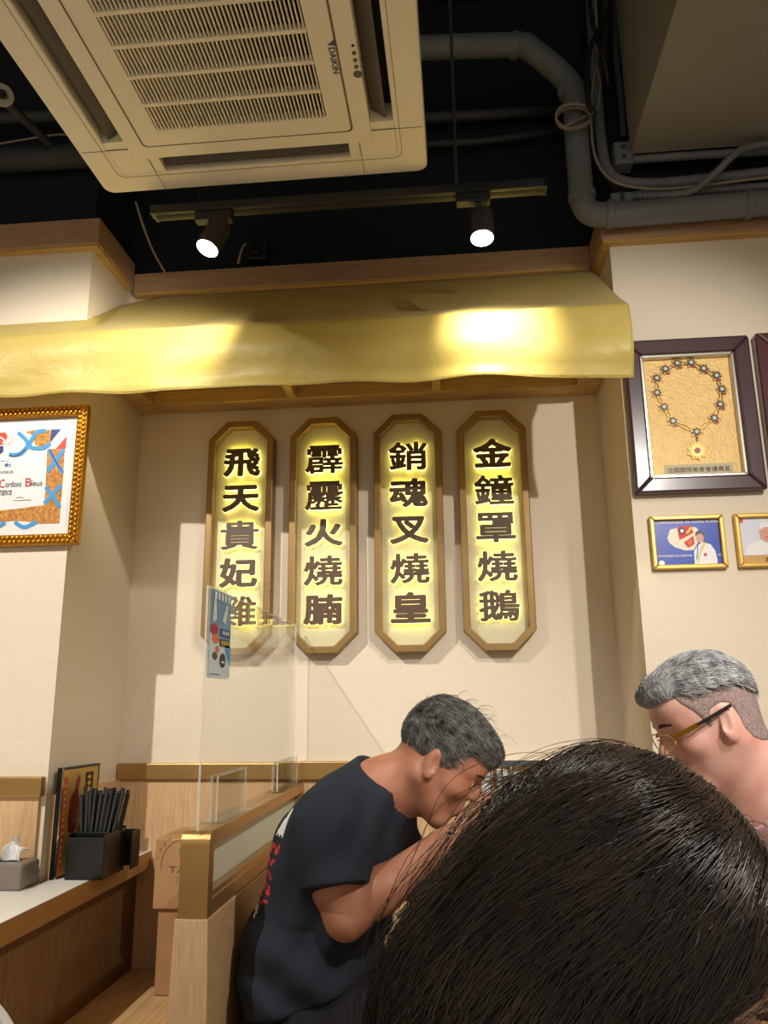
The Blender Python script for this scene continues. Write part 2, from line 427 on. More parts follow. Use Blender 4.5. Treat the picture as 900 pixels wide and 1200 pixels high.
# ------------------------------------------------------------------ awning cloth
def awning():
    nx, nv = 220, 46
    xs = np.linspace(-1.95, 1.0, nx)
    xs = np.linspace(-1.95, 0.425, nx)
    V = np.zeros((nx, nv, 3))
    for i, x in enumerate(xs):
        rip = 0.006 * math.sin(x * 9.1 + 1) + 0.004 * math.sin(x * 23 + .4)
        sk = min(1.0, max(0.0, (x + 1.0) / 1.42))          # the cloth stands further out towards its right end
        yf = 1.902 - 0.147 * sk + 0.003 * math.sin(x * 6)
        zf = 1.18 + (0.5225 - 0.004 * sk) * yf + 0.003 * math.sin(x * 5)
        zh = 1.18 + (0.430 - 0.012 * sk) * yf + 0.005 * math.sin(x * 4.3 + 2) + 0.003 * math.sin(x * 17)
        w = np.clip((x - (XL - 0.002)) / 0.03, 0, 1)
        ya, za = 2.198, 2.440                       # fixed to the crown at the back of the alcove
        if x < XL + 0.002:
            t = (YL - 0.004 - yf) / (ya - yf); ya2, za2 = YL - 0.004, zf + (za - zf) * t + 0.012
        else:
            ya2, za2 = ya, za
            # the cloth climbs along the pier return near the corner
            cl = min(1.0, (x - XL) / 0.12)
            ya2 = YL + (ya - YL) * (0.75 + 0.25 * cl); za2 = zf + (za - zf) * (ya2 - yf) / (ya - yf) - 0.01 * (1 - cl)
        ntop = 22
        for j in range(ntop):
            t = j / (ntop - 1)
            y = ya2 + (yf - ya2) * t; z = za2 + (zf - za2) * t
            sag = math.sin(math.pi * t) * (0.020 + 0.012 * math.sin(x * 7 + 0.5) + 0.005 * math.sin(x * 19 + t * 5))
            if x < XL + 0.002: sag *= 0.1
            V[i, j] = (x + (0.018 * (1 - t) if x > 0.3 else 0) * (x - .3) / .125, y, z - sag)
        for j in range(ntop, nv):
            t = (j - ntop + 1) / (nv - ntop)
            z = zf + (zh - zf) * t
            bulge = 0.010 * math.sin(math.pi * min(1, t * 1.2)) + t * rip * 1.3 + 0.006 * math.sin(x * 11 + t * 6) * t + 0.004 * math.sin(x * 3 - t * 9) * t
            V[i, j] = (x, yf - 0.006 * math.sqrt(t) - bulge, z)
    idx = np.arange(nx * nv).reshape(nx, nv)
    Q = np.stack([idx[:-1, :-1], idx[1:, :-1], idx[1:, 1:], idx[:-1, 1:]], -1).reshape(-1, 4)
    root = thing('awning', 'yellow cloth awning valance draped over the lit plaque alcove', 'awning', (-0.3, 2.0, 1.99))
    o = place('cloth', V.reshape(-1, 3), Q, fabric, root, smooth=True)
    so = o.modifiers.new('thickness', 'SOLIDIFY'); so.thickness = 0.0015
    # hem seam at the right edge: a narrow folded strip
    side = V[-1, 10:]
    mb = MB().tube([p + np.array([-0.001, 0, 0]) for p in side], 0.0022, 6); mb.build('edge_seam', fabric, root, smooth=True)
    mb = MB().tube([V[i, -1] for i in range(0, nx, 3)], 0.0018, 6); mb.build('hem_seam', fabric, root, smooth=True)
awning()

# ------------------------------------------------------------------ lit plaques
def octagon(cx, cz, w, h, c, y):
    a, b = w / 2, h / 2
    return [(cx - a + c, y, cz - b), (cx + a - c, y, cz - b), (cx + a, y, cz - b + c), (cx + a, y, cz + b - c), (cx + a - c, y, cz + b), (cx - a + c, y, cz + b), (cx - a, y, cz + b - c), (cx - a, y, cz - b + c)]
PL = [('飛天貴妃雞', 285, 'first'), ('霹靂火燒腩', 380, ''), ('銷魂叉燒皇', 477, ''), ('金鐘罩燒鵝', 575, '')]
LAB = {0: 'octagonal backlit plaque reading 飛天貴妃雞, partly behind the clear acrylic divider',
       1: 'octagonal backlit plaque reading 霹靂火燒腩, third from the framed medal',
       2: 'octagonal backlit plaque reading 銷魂叉燒皇, second from the framed medal',
       3: 'octagonal backlit plaque reading 金鐘罩燒鵝, nearest the framed medal'}
CZ = 1.692; YP = 2.395
for i, (txt, px, _) in enumerate(PL):
    cx = PY(px, 497, 2.37)[0]
    w, h, c = 0.214, 0.748, 0.06
    root = thing('plaque', LAB[i], 'sign', (cx, 2.39, CZ - h / 2), 'backlit dish plaques in the alcove')
    out = octagon(cx, CZ, w, h, c, YB - 0.0005); inn = octagon(cx, CZ, w - 0.044, h - 0.044, c - 0.012, YB - 0.0005)
    MB().ringprism(out, inn, (0, -0.048, 0)).build('frame', plaque_frame, root, bevel=0.003)
    MB().prism(octagon(cx, CZ, w - 0.04, h - 0.04, c - 0.011, YB - 0.001), (0, -0.016, 0)).build('panel', plaque_panel, root)
    for k, ch in enumerate(txt):
        c3 = (cx + 0.001, YB - 0.017, CZ + 0.238 - k * 0.1195)
        cw, chh = 0.122, 0.094
        bd = 0.020 if ch in '霹靂' else (0.026 if ch in '雞鵝銷鐘罩燒貴' else 0.040)
        if ch in '火天叉': chh = 0.088
        o = lettering('character', ch, c3, XU, ZV, NY, cw, chh, letter_brown, root, 0.004, bd, z0=0.013)
        lettering('halo_light', ch, c3, XU, ZV, NY, cw, chh, halo, o, 0.009, bd + .008, ref=bd, z0=0.0035)

# ------------------------------------------------------------------ air conditioner cassette
def aircon():
    Z = 2.355
    xl, xr, yf = -0.800, -0.040, 1.565
    cx = (xl + xr) / 2; S = xr - xl; yn = yf - S; cy = (yf + yn) / 2
    root = thing('air_conditioner', 'cream ceiling cassette air conditioner with slatted square grille', 'air conditioner', (cx, cy, Z))
    # panel frame in four slabs leaving the louvre slots and the grille open
    def L(u, v): return cx + u * S / 2, cy + v * S / 2       # -1..1 coordinates, v=+1 far edge
    H = 0.035
    def rbox(mb, u0, u1, v0, v1, za, zb):
        x0, y0 = L(u0, v0); x1, y1 = L(u1, v1); mb.box(x0, x1, y0, y1, za, zb)
    def rrect(u0, u1, v0, v1, r, z, n=6):
        pts = []
        for (a, b, st) in ((u1 - r, v1 - r, 0), (u0 + r, v1 - r, 90), (u0 + r, v0 + r, 180), (u1 - r, v0 + r, 270)):
            for k in range(n + 1):
                q = math.radians(st + 90 * k / n); x, y = L(a + r * math.cos(q), b + r * math.sin(q)); pts.append((x, y, z))
        return pts
    g = 0.60                                            # inner grille door half-size
    out = rrect(-1, 1, -1, 1, 0.06, Z); s_in = rrect(-0.83, 0.83, -0.83, 0.83, 0.001, Z)
    MB().ringprism(out, s_in, (0, 0, 0.05)).build('outer_panel', white_plastic, root, bevel=0.004)
    # corners and mullions between slots (ring 0.83 -> 0.70)
    sl = 0.56
    for su in (-1, 1):
        for sv in (-1, 1):
            mb = MB(); a, b = sorted((su * sl, su * 0.83)); c, d = sorted((sv * 0.70, sv * 0.83))
            rbox(mb, a, b, c, d, Z + 0.001, Z + 0.05)
            a2, b2 = sorted((su * 0.70, su * 0.83)); c2, d2 = sorted((sv * sl, sv * 0.70))
            rbox(mb, a2, b2, c2, d2, Z + 0.001, Z + 0.05); mb.build('corner_cover', white_plastic, root)
    MB().ringprism(rrect(-0.70, 0.70, -0.70, 0.70, 0.001, Z - 0.004), rrect(-g, g, -g, g, 0.03, Z - 0.004), (0, 0, 0.05)).build('inner_panel', white_plastic, root, bevel=0.002)
    # louvre slots
    for (u0, u1, v0, v1, ax) in ((-sl, sl, 0.70, 0.83, 0), (-sl, sl, -0.83, -0.70, 0), (-0.83, -0.70, -sl, sl, 1), (0.70, 0.83, -sl, sl, 1)):
        mb = MB(); rbox(mb, u0, u1, v0, v1, Z + 0.045, Z + 0.055); mb.build('slot', slot_dark, root)
        x0, y0 = L(u0 + .008, v0 + .008); x1, y1 = L(u1 - .008, v1 - .008)
        mb = MB()
        if ax == 0: mb.prism([(x0, y0, Z + 0.03), (x0, y1 - 0.012, Z + 0.006), (x0, y1 - 0.012, Z + 0.011), (x0, y0, Z + 0.036)], (x1 - x0, 0, 0))
        else:
            s = 1 if u0 > 0 else -1
            xa, xb = (x0, x1) if s > 0 else (x1, x0)
            mb.prism([(xa, y0, Z + 0.03), (xb - s * 0.012, y0, Z + 0.006), (xb - s * 0.012, y0, Z + 0.011), (xa, y0, Z + 0.036)], (0, y1 - y0, 0))
        mb.build('louvre', slot_grey, root)
    # grille door
    gr = 0.475
    door = MB().ringprism(rrect(-g + .006, g - .006, -g + .006, g - .006, 0.03, Z - 0.006), rrect(-gr, gr, -gr, gr, 0.012, Z - 0.006), (0, 0, 0.022)).build('grille_door', white_plastic, root, bevel=0.002)
    mb = MB(); rbox(mb, -0.55, 0.55, -0.55, 0.55, Z + 0.017, Z + 0.025); mb.build('filter', mat('filter_black', (12, 10, 10), 0.95, spec=0.1), root)
    n = 46
    base = None
    for k in range(n):
        u = -gr + (k + 0.5) * 2 * gr / n
        x, y0 = L(u, -gr); _, y1 = L(u, gr)
        if base is None:
            mb = MB().box(x - 0.0013, x + 0.0013, y0 - .002, y1 + .002, Z - 0.005, Z + 0.003); base = mb.build('slat', white_plastic, root); bx = x; bl = base.location.copy()
        else:
            o = base.copy(); COL.objects.link(o); o.parent = root; o.location = bl + Vector((x - bx, 0, 0))
    for v in np.linspace(-gr, gr, 6)[1:-1]:
        x0, y = L(-gr, v); x1, _ = L(gr, v)
        MB().box(x0, x1, y - 0.004, y + 0.004, Z - 0.007, Z + 0.008).build('cross_bar', white_plastic, root)
    # corner cover seams
    seam = mat('seam', (120, 110, 88), 0.8)
    for (a, b, c, d) in ((0.70, 0.985, 0.62, 0.623), (0.62, 0.623, 0.70, 0.985), (-0.985, -0.70, 0.62, 0.623), (-0.623, -0.62, 0.70, 0.985)):
        mb = MB(); rbox(mb, a, b, c, d, Z - 0.0006, Z + 0.01); mb.build('seam', seam, root)
    MB().ringprism(rrect(-0.86, 0.86, -0.86, 0.86, 0.05, Z - 0.0005), rrect(-0.857, 0.857, -0.857, 0.857, 0.05, Z - 0.0005), (0, 0, 0.003)).build('seam', seam, root)
    MB().ringprism(rrect(-g - .004, g + .004, -g - .004, g + .004, 0.034, Z - 0.0045), rrect(-g + .004, g - .004, -g + .004, g - .004, 0.028, Z - 0.0045), (0, 0, 0.001)).build('seam', seam, root)
    # brand mark on the right rail of the door, reading along the depth
    U3 = (0, 1, 0); V3 = (1, 0, 0); N3 = (0, 0, -1)
    x, y = PZ(391.5, 68, Z)[:2]; c3 = (x, y, Z - 0.0062)
    lettering('brand_lettering', 'DAIKIN', c3, U3, V3, N3, 0.062, 0.012, mat('logo_blue', (70, 84, 104), 0.5), root, 0.0006, 0.012)
    a = np.array([x, y - 0.043, Z - 0.0066])
    MB().prism([a + np.array([-.007, .006, 0]), a + np.array([.008, .008, 0]), a + np.array([.008, -.006, 0])], (0, 0, 0.0006)).build('brand_mark', MATS['logo_blue'], root)
    # status lights
    for k, (du, dv, r) in enumerate(((0, 0, .0028), (0, .017, .0042), (0, .034, .0042), (0, .05, .0042), (0.0, .068, .0085))):
        x, y = PZ(413.5, 51, Z)[:2]; MB().cyl((x + du, y + dv, Z - 0.0055), (x + du, y + dv, Z - 0.003), r, seg=14).build('indicator', slot_dark if k < 1 else slot_grey, root)
    for k, (du, dv, r) in enumerate(((0.013, .014, .0028), (0.013, .033, .004), (0.013, .05, .004))):
        x, y = PZ(413.5, 51, Z)[:2]; th = np.linspace(0, 2 * math.pi, 15)
        MB().tube([(x + du + r * math.cos(t), y + dv + r * math.sin(t), Z - 0.0042) for t in th], 0.0005, 4).build('symbol', slot_grey, root)
    x, y = PZ(420.5, 49, Z)[:2]
    lettering('symbol_text', 'MODE', (x, y, Z - 0.0042), U3, V3, N3, 0.016, 0.006, slot_grey, root)
    mb = MB(); rbox(mb, -0.86, 0.86, -0.86, 0.86, Z + 0.056, Z + 0.29); mb.build('housing', black_matte, root)
    for su in (-0.8, 0.8):
        for sv in (-0.8, 0.8):
            x, y = L(su, sv); MB().cyl((x, y, Z + 0.28), (x, y, ZC), 0.005, seg=8).build('hanger_rod', pipe_dark, root)
aircon()

# ================================================================== CEILING SERVICES
def pxtube(pts, n=8, smooth=True):
    P = [PY(x, y, Y) for x, y, Y in pts]
    if pts[-1][0] >= 950:                              # runs on along the wall
        d = P[-1] - P[-2]; d = np.array([d[0], 0, 0]); P.append(P[-1] + d / np.linalg.norm(d) * 1.0)
    return spline(P, n) if smooth else P
def pipe(name, pts, r, m, label, cat='pipe', seg=16, group=None, n=8, smooth=True, parts=None):
    o = MB().tube(pxtube(pts, n, smooth), r, seg).build(name, m, None, smooth=True)
    return tag(o, label, cat, group)

# the big drain pipe with couplings
root = thing('drain_pipe', 'thick grey drain pipe that bends down and runs along the wooden crown', 'pipe', tuple(PY(683, 250, 1.965)))
path = [(380, 62, 1.965), (480, 57, 1.965), (600, 53, 1.965), (622, 58, 1.965), (660, 90, 1.965), (672, 112, 1.965), (675, 150, 1.965), (679, 200, 1.965), (682, 232, 1.965), (690, 248, 1.965), (712, 252, 1.965), (760, 249, 1.965), (860, 241, 1.965), (960, 234, 1.965)]
MB().tube(pxtube(path, 8), 0.034, 20).build('pipe', pipe_grey, root, smooth=True)
for a, b in (((600, 53), (609, 54)), ((668, 102), (671, 110)), ((681.5, 226), (682.5, 234)), ((710, 252), (718, 251.7)), ((872, 240.2), (880, 239.6))):
    MB().cyl(PY(*a, 1.965), PY(*b, 1.965), 0.0385, seg=20).build('coupling', pipe_grey, root, smooth=False, bevel=0.002)
# conduits along the right wall under the beam
for k, (ya, yb, r, x0) in enumerate(((187, 176, 0.0125, 741), (229, 217, 0.011, 740))):
    pipe('conduit', [(x0, ya, 1.975 + .010 * k), (800, ya - (ya - yb) * .37, 1.975 + .010 * k), (960, yb - 3, 1.975 + .010 * k)], r, pipe_grey,
         ('grey steel conduit leaving the upper junction box under the beam', 'grey steel conduit leaving the lower junction box above the drain pipe')[k], group='conduits under the beam')
pipe('conduit', [(692, -10, 1.99), (698, 90, 1.99), (705, 170, 1.99), (713, 201, 1.985), (734, 214, 1.98), (780, 215, 1.98), (860, 207, 1.98), (960, 198, 1.98)], 0.016, pipe_grey, 'thick grey conduit sweeping down beside the beam and along the wall', group='conduits under the beam')
pipe('conduit', [(711, -10, 2.024), (708, 60, 2.024), (702, 110, 2.024), (703, 170, 2.024), (712, 205, 2.024), (735, 226, 2.024), (790, 228, 2.024), (880, 217, 2.024), (960, 211, 2.024)], 0.0115, pipe_dark, 'thinner dark conduit sweeping down behind the looped cable', group='conduits under the beam')
pipe('conduit', [(722, -10, 1.97), (722, 60, 1.97), (727, 110, 1.97), (731, 160, 1.97)], 0.010, pipe_dark, 'dark conduit dropping straight into the upper junction box', group='conduits under the beam')
# corrugated flexible conduit
P = pxtube([(741, 230, 1.962), (775, 229, 1.945), (810, 224, 1.935), (838, 203, 1.925), (862, 180, 1.92), (885, 171, 1.92), (950, 165, 1.92)], 26)
R = [0.0098 + 0.0016 * math.sin(i * 1.6) for i in range(len(P))]
solo(MB().tube(P, R, 12), 'flexible_conduit', pipe_grey, 'grey corrugated flexible conduit looping across the wall conduits', 'conduit', smooth=True)
# junction boxes
def jbox(px, Y, w, h, d, label):
    p = PY(*px, Y)
    r_ = thing('junction_box', label, 'junction box', (p[0], p[1], p[2] - h / 2))
    MB().box(p[0] - w / 2, p[0] + w / 2, p[1], p[1] + d, p[2] - h / 2, p[2] + h / 2).build('body', pipe_grey, r_, bevel=0.004)
    MB().box(p[0] - w / 2 + .004, p[0] + w / 2 - .004, p[1] - 0.002, p[1] + .002, p[2] - h / 2 + .004, p[2] + h / 2 - .004).build('lid', pipe_grey, r_, bevel=0.001)
    for s in (-1, 1): MB().cyl((p[0] + s * .0, p[1] - .0035, p[2] + s * h * .22), (p[0] + s * .0, p[1], p[2] + s * h * .22), 0.007, seg=10).build('screw', pipe_dark, r_)
jbox((731, 178), 1.957, 0.052, 0.070, 0.05, 'small grey junction box hanging under the beam corner')
jbox((729, 230), 1.957, 0.062, 0.028, 0.04, 'flat grey junction box above the drain pipe bend')
# loose wires
pipe('cable', [(697, -10, 1.955), (700, 60, 1.965), (694, 110, 1.952), (693, 150, 1.950), (698, 185, 1.945), (713, 208, 1.940), (740, 219, 1.945), (790, 221, 1.957), (900, 208, 1.957), (960, 205, 1.957)], 0.0042, cable_white, 'white cable dropping beside the beam and running along the wall', 'cable', 8)
P = []
for k in range(64):
    t = k / 63 * 3.6 * 2 * math.pi
    c = PY(671, 139, 1.91); rr = 0.047 + 0.007 * math.sin(k * .37)
    P.append((c[0] + rr * math.cos(t), c[1] + 0.002 * k / 6 - .01, c[2] + rr * 0.82 * math.sin(t) - 0.006 * math.sin(k * .2)))
P += [tuple(PY(700, 130, 1.925)), tuple(PY(704, 100, 1.94)), tuple(PY(697, 60, 1.95))]
solo(MB().tube(P, 0.0030, 7), 'cable_coil', cable_white, 'loops of thin pale cable coiled on the drain pipe', 'cable', smooth=True)
pipe('cable', [(720, -10, 1.90), (708, 25, 1.89), (694, 50, 1.88), (688, 80, 1.872), (690, 120, 1.868), (697, 134, 1.872)], 0.0075, black_matte, 'thick black cable drooping over the cable coil', 'cable', 8)
pipe('cable', [(690, -10, 1.915), (693, 20, 1.915), (700, 45, 1.915), (708, 70, 1.922), (713, 100, 1.945)], 0.0068, black_matte, 'black cable crossing behind the thick cable near the ceiling', 'cable', 8)
pipe('cable', [(159, 236, 2.0), (168, 265, 2.05), (180, 295, 2.12), (194, 320, 2.19)], 0.0036, cable_white, 'single pale wire hanging down to the crown below the air conditioner', 'cable', 8)
pipe('cable', [(-20, 172, 1.90), (20, 165, 1.9), (66, 158, 1.9), (110, 158, 1.9)], 0.003, cable_white, 'thin pale wire running behind the air conditioner corner', 'cable', 8)
# dark pipes high up behind the air conditioner
pipe('ceiling_pipe', [(-60, 192, 1.93), (120, 181, 1.93)], 0.036, pipe_dark, 'black insulated pipe on the wall left of the air conditioner', smooth=False)
pipe('ceiling_pipe', [(-60, 142, 1.90), (110, 134, 1.90)], 0.018, pipe_dark, 'slim black pipe above the insulated pipe', smooth=False)
pipe('ceiling_pipe', [(440, 141, 2.18), (560, 135, 2.18), (662, 128, 2.18)], 0.017, pipe_dark, 'slim dark pipe crossing behind the hanging rod', smooth=False)
pipe('ceiling_pipe', [(440, 172, 2.19), (560, 166, 2.19), (672, 152, 2.19)], 0.011, pipe_dark, 'thinnest dark pipe crossing behind the hanging rod', smooth=False)
# round pale fixture by the air conditioner
root = thing('ceiling_sprinkler', 'round off-white pipe cap with dark socket at the air conditioner side', 'ceiling fixture', tuple(PY(5, 128, 1.62)))
a = PY(2, 112, 1.62); ax = np.array([0.55, -0.65, -0.25]); ax /= np.linalg.norm(ax)
MB().cyl(a - ax * .012, a + ax * .006, 0.024, 0.030, 22).build('dish', mat('off_white', (186, 180, 166), 0.5), root, bevel=0.003)
MB().cyl(a + ax * .004, a + ax * .018, 0.012, 0.010, 14).build('socket', slot_dark, root)
MB().cyl(a - ax * .012, (a[0] - .03, 1.976, a[2] + 0.10), 0.012, seg=12).build('stem', pipe_dark, root)

# light track, rod and spotlights
YT = 1.585
pa, pb = PY(180, 242, YT), PY(640, 226, YT)
root = thing('light_track', 'black lighting track hung under the air conditioner edge', 'light track', tuple((pa + pb) / 2))
zt = (pa[2] + pb[2]) / 2
MB().box(pa[0], pb[0], YT, YT + 0.034, zt, zt + 0.022).build('rail', black_matte, root, bevel=0.001)
MB().box(pa[0] + .002, pb[0] - .002, YT + 0.012, YT + 0.022, zt - 0.001, zt + 0.004).build('groove', slot_dark, root)
for x in (pa[0], pb[0]): MB().box(x - .004, x + .004, YT - .001, YT + .035, zt - .001, zt + .023).build('end_cap', black_plastic, root)
p = PY(535, 215, YT + 0.05)
MB().box(-0.72, p[0] + 0.02, YT + 0.042, YT + 0.066, zt + 0.03, zt + 0.052).build('support_bar', pipe_dark, root)
for x in (p[0], -0.60): MB().cyl((x, YT + 0.054, zt + 0.05), (x, YT + 0.054, ZC), 0.004, seg=8).build('hanging_rod', pipe_dark, root)

def spotlight(base_px, a_px, b_px, Ya, Yb_, label, aim, power, ad):
    q = PY(*base_px, YT)
    root = thing('track_spotlight', label, 'spotlight', (q[0], YT + .017, zt), 'spotlights on the black track')
    MB().box(q[0] - ad, q[0] + 0.028, YT + 0.004, YT + 0.030, zt - 0.022, zt + 0.001).build('adapter', black_matte, root, bevel=0.002)
    a, b = PY(*a_px, Ya), PY(*b_px, Yb_)
    ax = (b - a) / np.linalg.norm(b - a)
    MB().cyl((q[0], YT + 0.017, zt - 0.02), tuple(a + ax * 0.012), 0.0065, seg=10).build('stem', black_matte, root)
    r = 0.0275
    MB().tube([a, a + ax * .003, b - ax * .002, b], [r * .93, r, r, r * .98], 26).build('can', mat('can_black', (40, 37, 34), 0.45), root, smooth=False, bevel=0.001)
    th = [b + ax * 0.0005]
    MB().cyl(b - ax * .001, b + ax * .0012, r * .93, seg=26).build('lens', lamp_lens, root)
    lamp('spot_beam', tuple(b + ax * 0.004), power, radius=0.012, color=(1.0, 0.90, 0.72), spot=80, aim=aim, blend=1.0)
spotlight((256, 252), (258, 264), (243, 291), 1.61, 1.59, 'black track spotlight tilted toward the pier with the certificate', tuple(PY(196, 390, 1.90)), 36, 0.06)
spotlight((561, 246), (564, 250), (565, 279), 1.612, 1.60, 'black track spotlight pointing straight down at the awning', tuple(PY(580, 376, 1.78)), 34, 0.05)
# unlit socket with plug on the black wall
p = PY(302, 296, 2.2)
root = thing('power_socket', 'black power socket with pale lead on the dark wall above the crown', 'socket', tuple(p - np.array([0, 0, .03])))
MB().box(p[0] - .032, p[0] + .032, 2.185, 2.234, p[2] - .03, p[2] + .035).build('body', black_matte, root, bevel=0.003)
MB().box(p[0] - .012, p[0] + .014, 2.165, 2.186, p[2] - .022, p[2] + .006).build('plug', black_plastic, root, bevel=0.003)
MB().tube(spline([(p[0] - .034, 2.18, p[2] + .02), (p[0] - .042, 2.17, p[2]), (p[0] - .055, 2.175, p[2] - .05)], 6), 0.004, 8).build('lead', cable_white, root, smooth=True)

# ================================================================== PICTURES
def rect(x0, x1, z0, z1, y): return [(x0, y, z0), (x1, y, z0), (x1, y, z1), (x0, y, z1)]
def frame4(root, x0, x1, z0, z1, w, yb, t, m, name='frame', bevel=0.003):
    """four mitred rails"""
    o = rect(x0, x1, z0, z1, yb); i = rect(x0 + w, x1 - w, z0 + w, z1 - w, yb)
    for k in range(4):
        j = (k + 1) % 4
        MB().prism([o[k], o[j], i[j], i[k]], (0, -t, 0)).build(name, m, root, bevel=bevel)
def flat(root, name, pts, y, m): return MB().prism([(p[0], y, p[1]) for p in pts], (0, 0.0004, 0)).build(name, m, root)
LAY = [0]
def flatpx(root, name, pts, y, m):
    LAY[0] += 1; y = y - 2.5e-5 * (LAY[0] % 14)
    q = [PY(a, b, y) for a, b in pts]
    return MB().prism([(p[0], y, p[2]) for p in q], (0, 0.0004, 0)).build(name, m, root)
def ribbon(root, name, pts, w, y, m):
    """flat stroke along pixel points (w in px)"""
    LAY[0] += 1; y = y - 2.5e-5 * (LAY[0] % 14)
    P = spline([(a, b, 0) for a, b in pts], 6); Lp, Rp = [], []
    for i, p in enumerate(P):
        t = P[min(i + 1, len(P) - 1)] - P[max(i - 1, 0)]; t /= np.linalg.norm(t) + 1e-9
        n = np.array([-t[1], t[0]]) * w / 2; Lp.append((p[0] + n[0], p[1] + n[1])); Rp.append((p[0] - n[0], p[1] - n[1]))
    V = []; F = []
    for a, b in zip(Lp, Rp):
        A, B = PY(*a, y), PY(*b, y); V += [(A[0], y, A[2]), (B[0], y, B[2])]
    F = [(2 * i, 2 * i + 1, 2 * i + 3, 2 * i + 2) for i in range(len(Lp) - 1)]
    return place(name, V, F, m, root)
def pxtext(root, name, body, cx, cy, w, h, y, m, offset=0.0):
    a = PY(cx, cy, y); s = PY(cx + 10, cy, y)[0] - PY(cx, cy, y)[0]; s /= 10
    return lettering(name, body, (a[0], y, a[2]), XU, ZV, NY, w * s, h * s, m, root, 0.0, offset)

# certificate in ornate gilt frame on the left pier
x0, x1, z0, z1 = -1.56, -1.003, 1.592, 1.985
root = thing('framed_certificate', 'framed certificate with blue ribbon border in ornate gilt frame', 'picture', ((x0 + x1) / 2, YL, z0))
w = 0.030; yf = YL - 0.0005
frame4(root, x0, x1, z0, z1, w, yf, 0.022, gold, 'frame', 0.004)
# carved beads on the gilt frame (right, top and bottom rails in sight)
bead = None
def beads(pts):
    global bead
    for (x, z, a) in pts:
        if bead is None:
            bead = MB().ball((x, YL - 0.023, z), 0.0065, 8, 5, (1.0, 0.8, 1.0)).build('carved_bead', gold, root, smooth=True); beads.l = (bead.location.copy(), x, z)
        else:
            o = bead.copy(); COL.objects.link(o); o.parent = root; o.location = beads.l[0] + Vector((x - beads.l[1], 0, z - beads.l[2]))
beads([(x1 - 0.009, z, 0) for z in np.arange(z0 + .012, z1 - .008, 0.0135)] + [(x1 - 0.021, z, 0) for z in np.arange(z0 + .018, z1 - .015, 0.0135)])
beads([(x, z1 - 0.009, 0) for x in np.arange(-1.34, x1 - .02, 0.0135)] + [(x, z1 - 0.021, 0) for x in np.arange(-1.333, x1 - .03, 0.0135)])
beads([(x, z0 + 0.009, 0) for x in np.arange(-1.34, x1 - .02, 0.0135)] + [(x, z0 + 0.021, 0) for x in np.arange(-1.333, x1 - .03, 0.0135)])
yc = YL - 0.006
flat(root, 'certificate_paper', [(x0 + w - .003, z0 + w - .003), (x1 - w + .003, z0 + w - .003), (x1 - w + .003, z1 - w + .003), (x0 + w - .003, z1 - w + .003)], yc, paper)
y1_ = yc - 0.0006; y2_ = yc - 0.0010; y3_ = yc - 0.0014
def C(zx, zy): return (zx / 6.667, 470 + zy / 6.667)
flatpx(root, 'ornament', [C(*p) for p in ((368, 380), (505, 375), (492, 600), (480, 740), (462, 955), (300, 960), (345, 810), (362, 560))], y1_, orn_gold)
flatpx(root, 'ornament', [C(*p) for p in ((200, 240), (270, 225), (390, 225), (395, 320), (330, 360), (275, 345), (262, 270))], y1_, orn_gold)
flatpx(root, 'ornament', [C(*p) for p in ((-160, 880), (0, 855), (150, 840), (345, 812), (330, 955), (160, 935), (0, 945), (-160, 950))], y1_, orn_gold)
flatpx(root, 'flag_band', [C(*p) for p in ((398, 222), (478, 220), (390, 330))], y2_, rib_navy)
flatpx(root, 'flag_band', [C(*p) for p in ((478, 220), (523, 215), (520, 275), (436, 373), (385, 376), (388, 332))], y2_, pic_white)
flatpx(root, 'flag_band', [C(*p) for p in ((520, 275), (512, 372), (436, 374))], y2_, flag_red)
for a in (((140, 245), (200, 300), (240, 360), (330, 368), (395, 330)), ((360, 232), (285, 245), (230, 330), (160, 410), (70, 418))): ribbon(root, 'ribbon', [C(*p) for p in a], 4.6, y3_, rib_blue)
for a in (((385, 385), (430, 470), (490, 560)), ((500, 378), (440, 460), (370, 550)), ((355, 670), (410, 740), (465, 830)), ((478, 655), (420, 720), (345, 800)), ((-100, 970), (-30, 985), (40, 945)), ((115, 945), (190, 985), (290, 940))): ribbon(root, 'ribbon', [C(*p) for p in a], 4.6, y3_, rib_blue)
for a in (((385, 375), (430, 462), (484, 548)), ((70, 424), (130, 428), (200, 375))): ribbon(root, 'ribbon_edge', [C(*p) for p in a], 1.6, y3_ - .0003, rib_navy)
flatpx(root, 'crest', [C(*p) for p in ((-60, 250), (40, 245), (60, 275), (20, 340), (-60, 345))], y2_, flag_red)
flatpx(root, 'crest', [C(*p) for p in ((-60, 355), (25, 350), (25, 395), (0, 415), (-60, 415))], y2_, rib_navy)
ribbon(root, 'crest_scroll', [C(*p) for p in ((-40, 262), (30, 300), (20, 330))], 1.8, y3_, pic_white)
ribbon(root, 'crest_plume', [C(*p) for p in ((45, 335), (85, 320), (100, 290), (80, 270))], 2.0, y2_, pic_cream)
pxtext(root, 'lettering', '博士', *C(62, 500), 8, 4.6, y2_, ink_blue, 0.02)
pxtext(root, 'lettering', 'that the', *C(38, 466), 10, 2, y2_, ink_blue)
pxtext(root, 'lettering', 'NDEUR', *C(52, 555), 16, 3, y2_, ink)
pxtext(root, 'lettering', 'C', *C(16, 645), 6, 10, y2_, ink_red, 0.01)
pxtext(root, 'lettering', 'ordons', *C(105, 648), 19, 7, y2_, ink, 0.005)
pxtext(root, 'lettering', 'B', *C(222, 634), 7, 10, y2_, ink_red, 0.01)
pxtext(root, 'lettering', 'leus', *C(288, 640), 13, 7, y2_, ink, 0.005)
pxtext(root, 'lettering', 'rance', *C(45, 716), 14, 6, y2_, ink, 0.005)
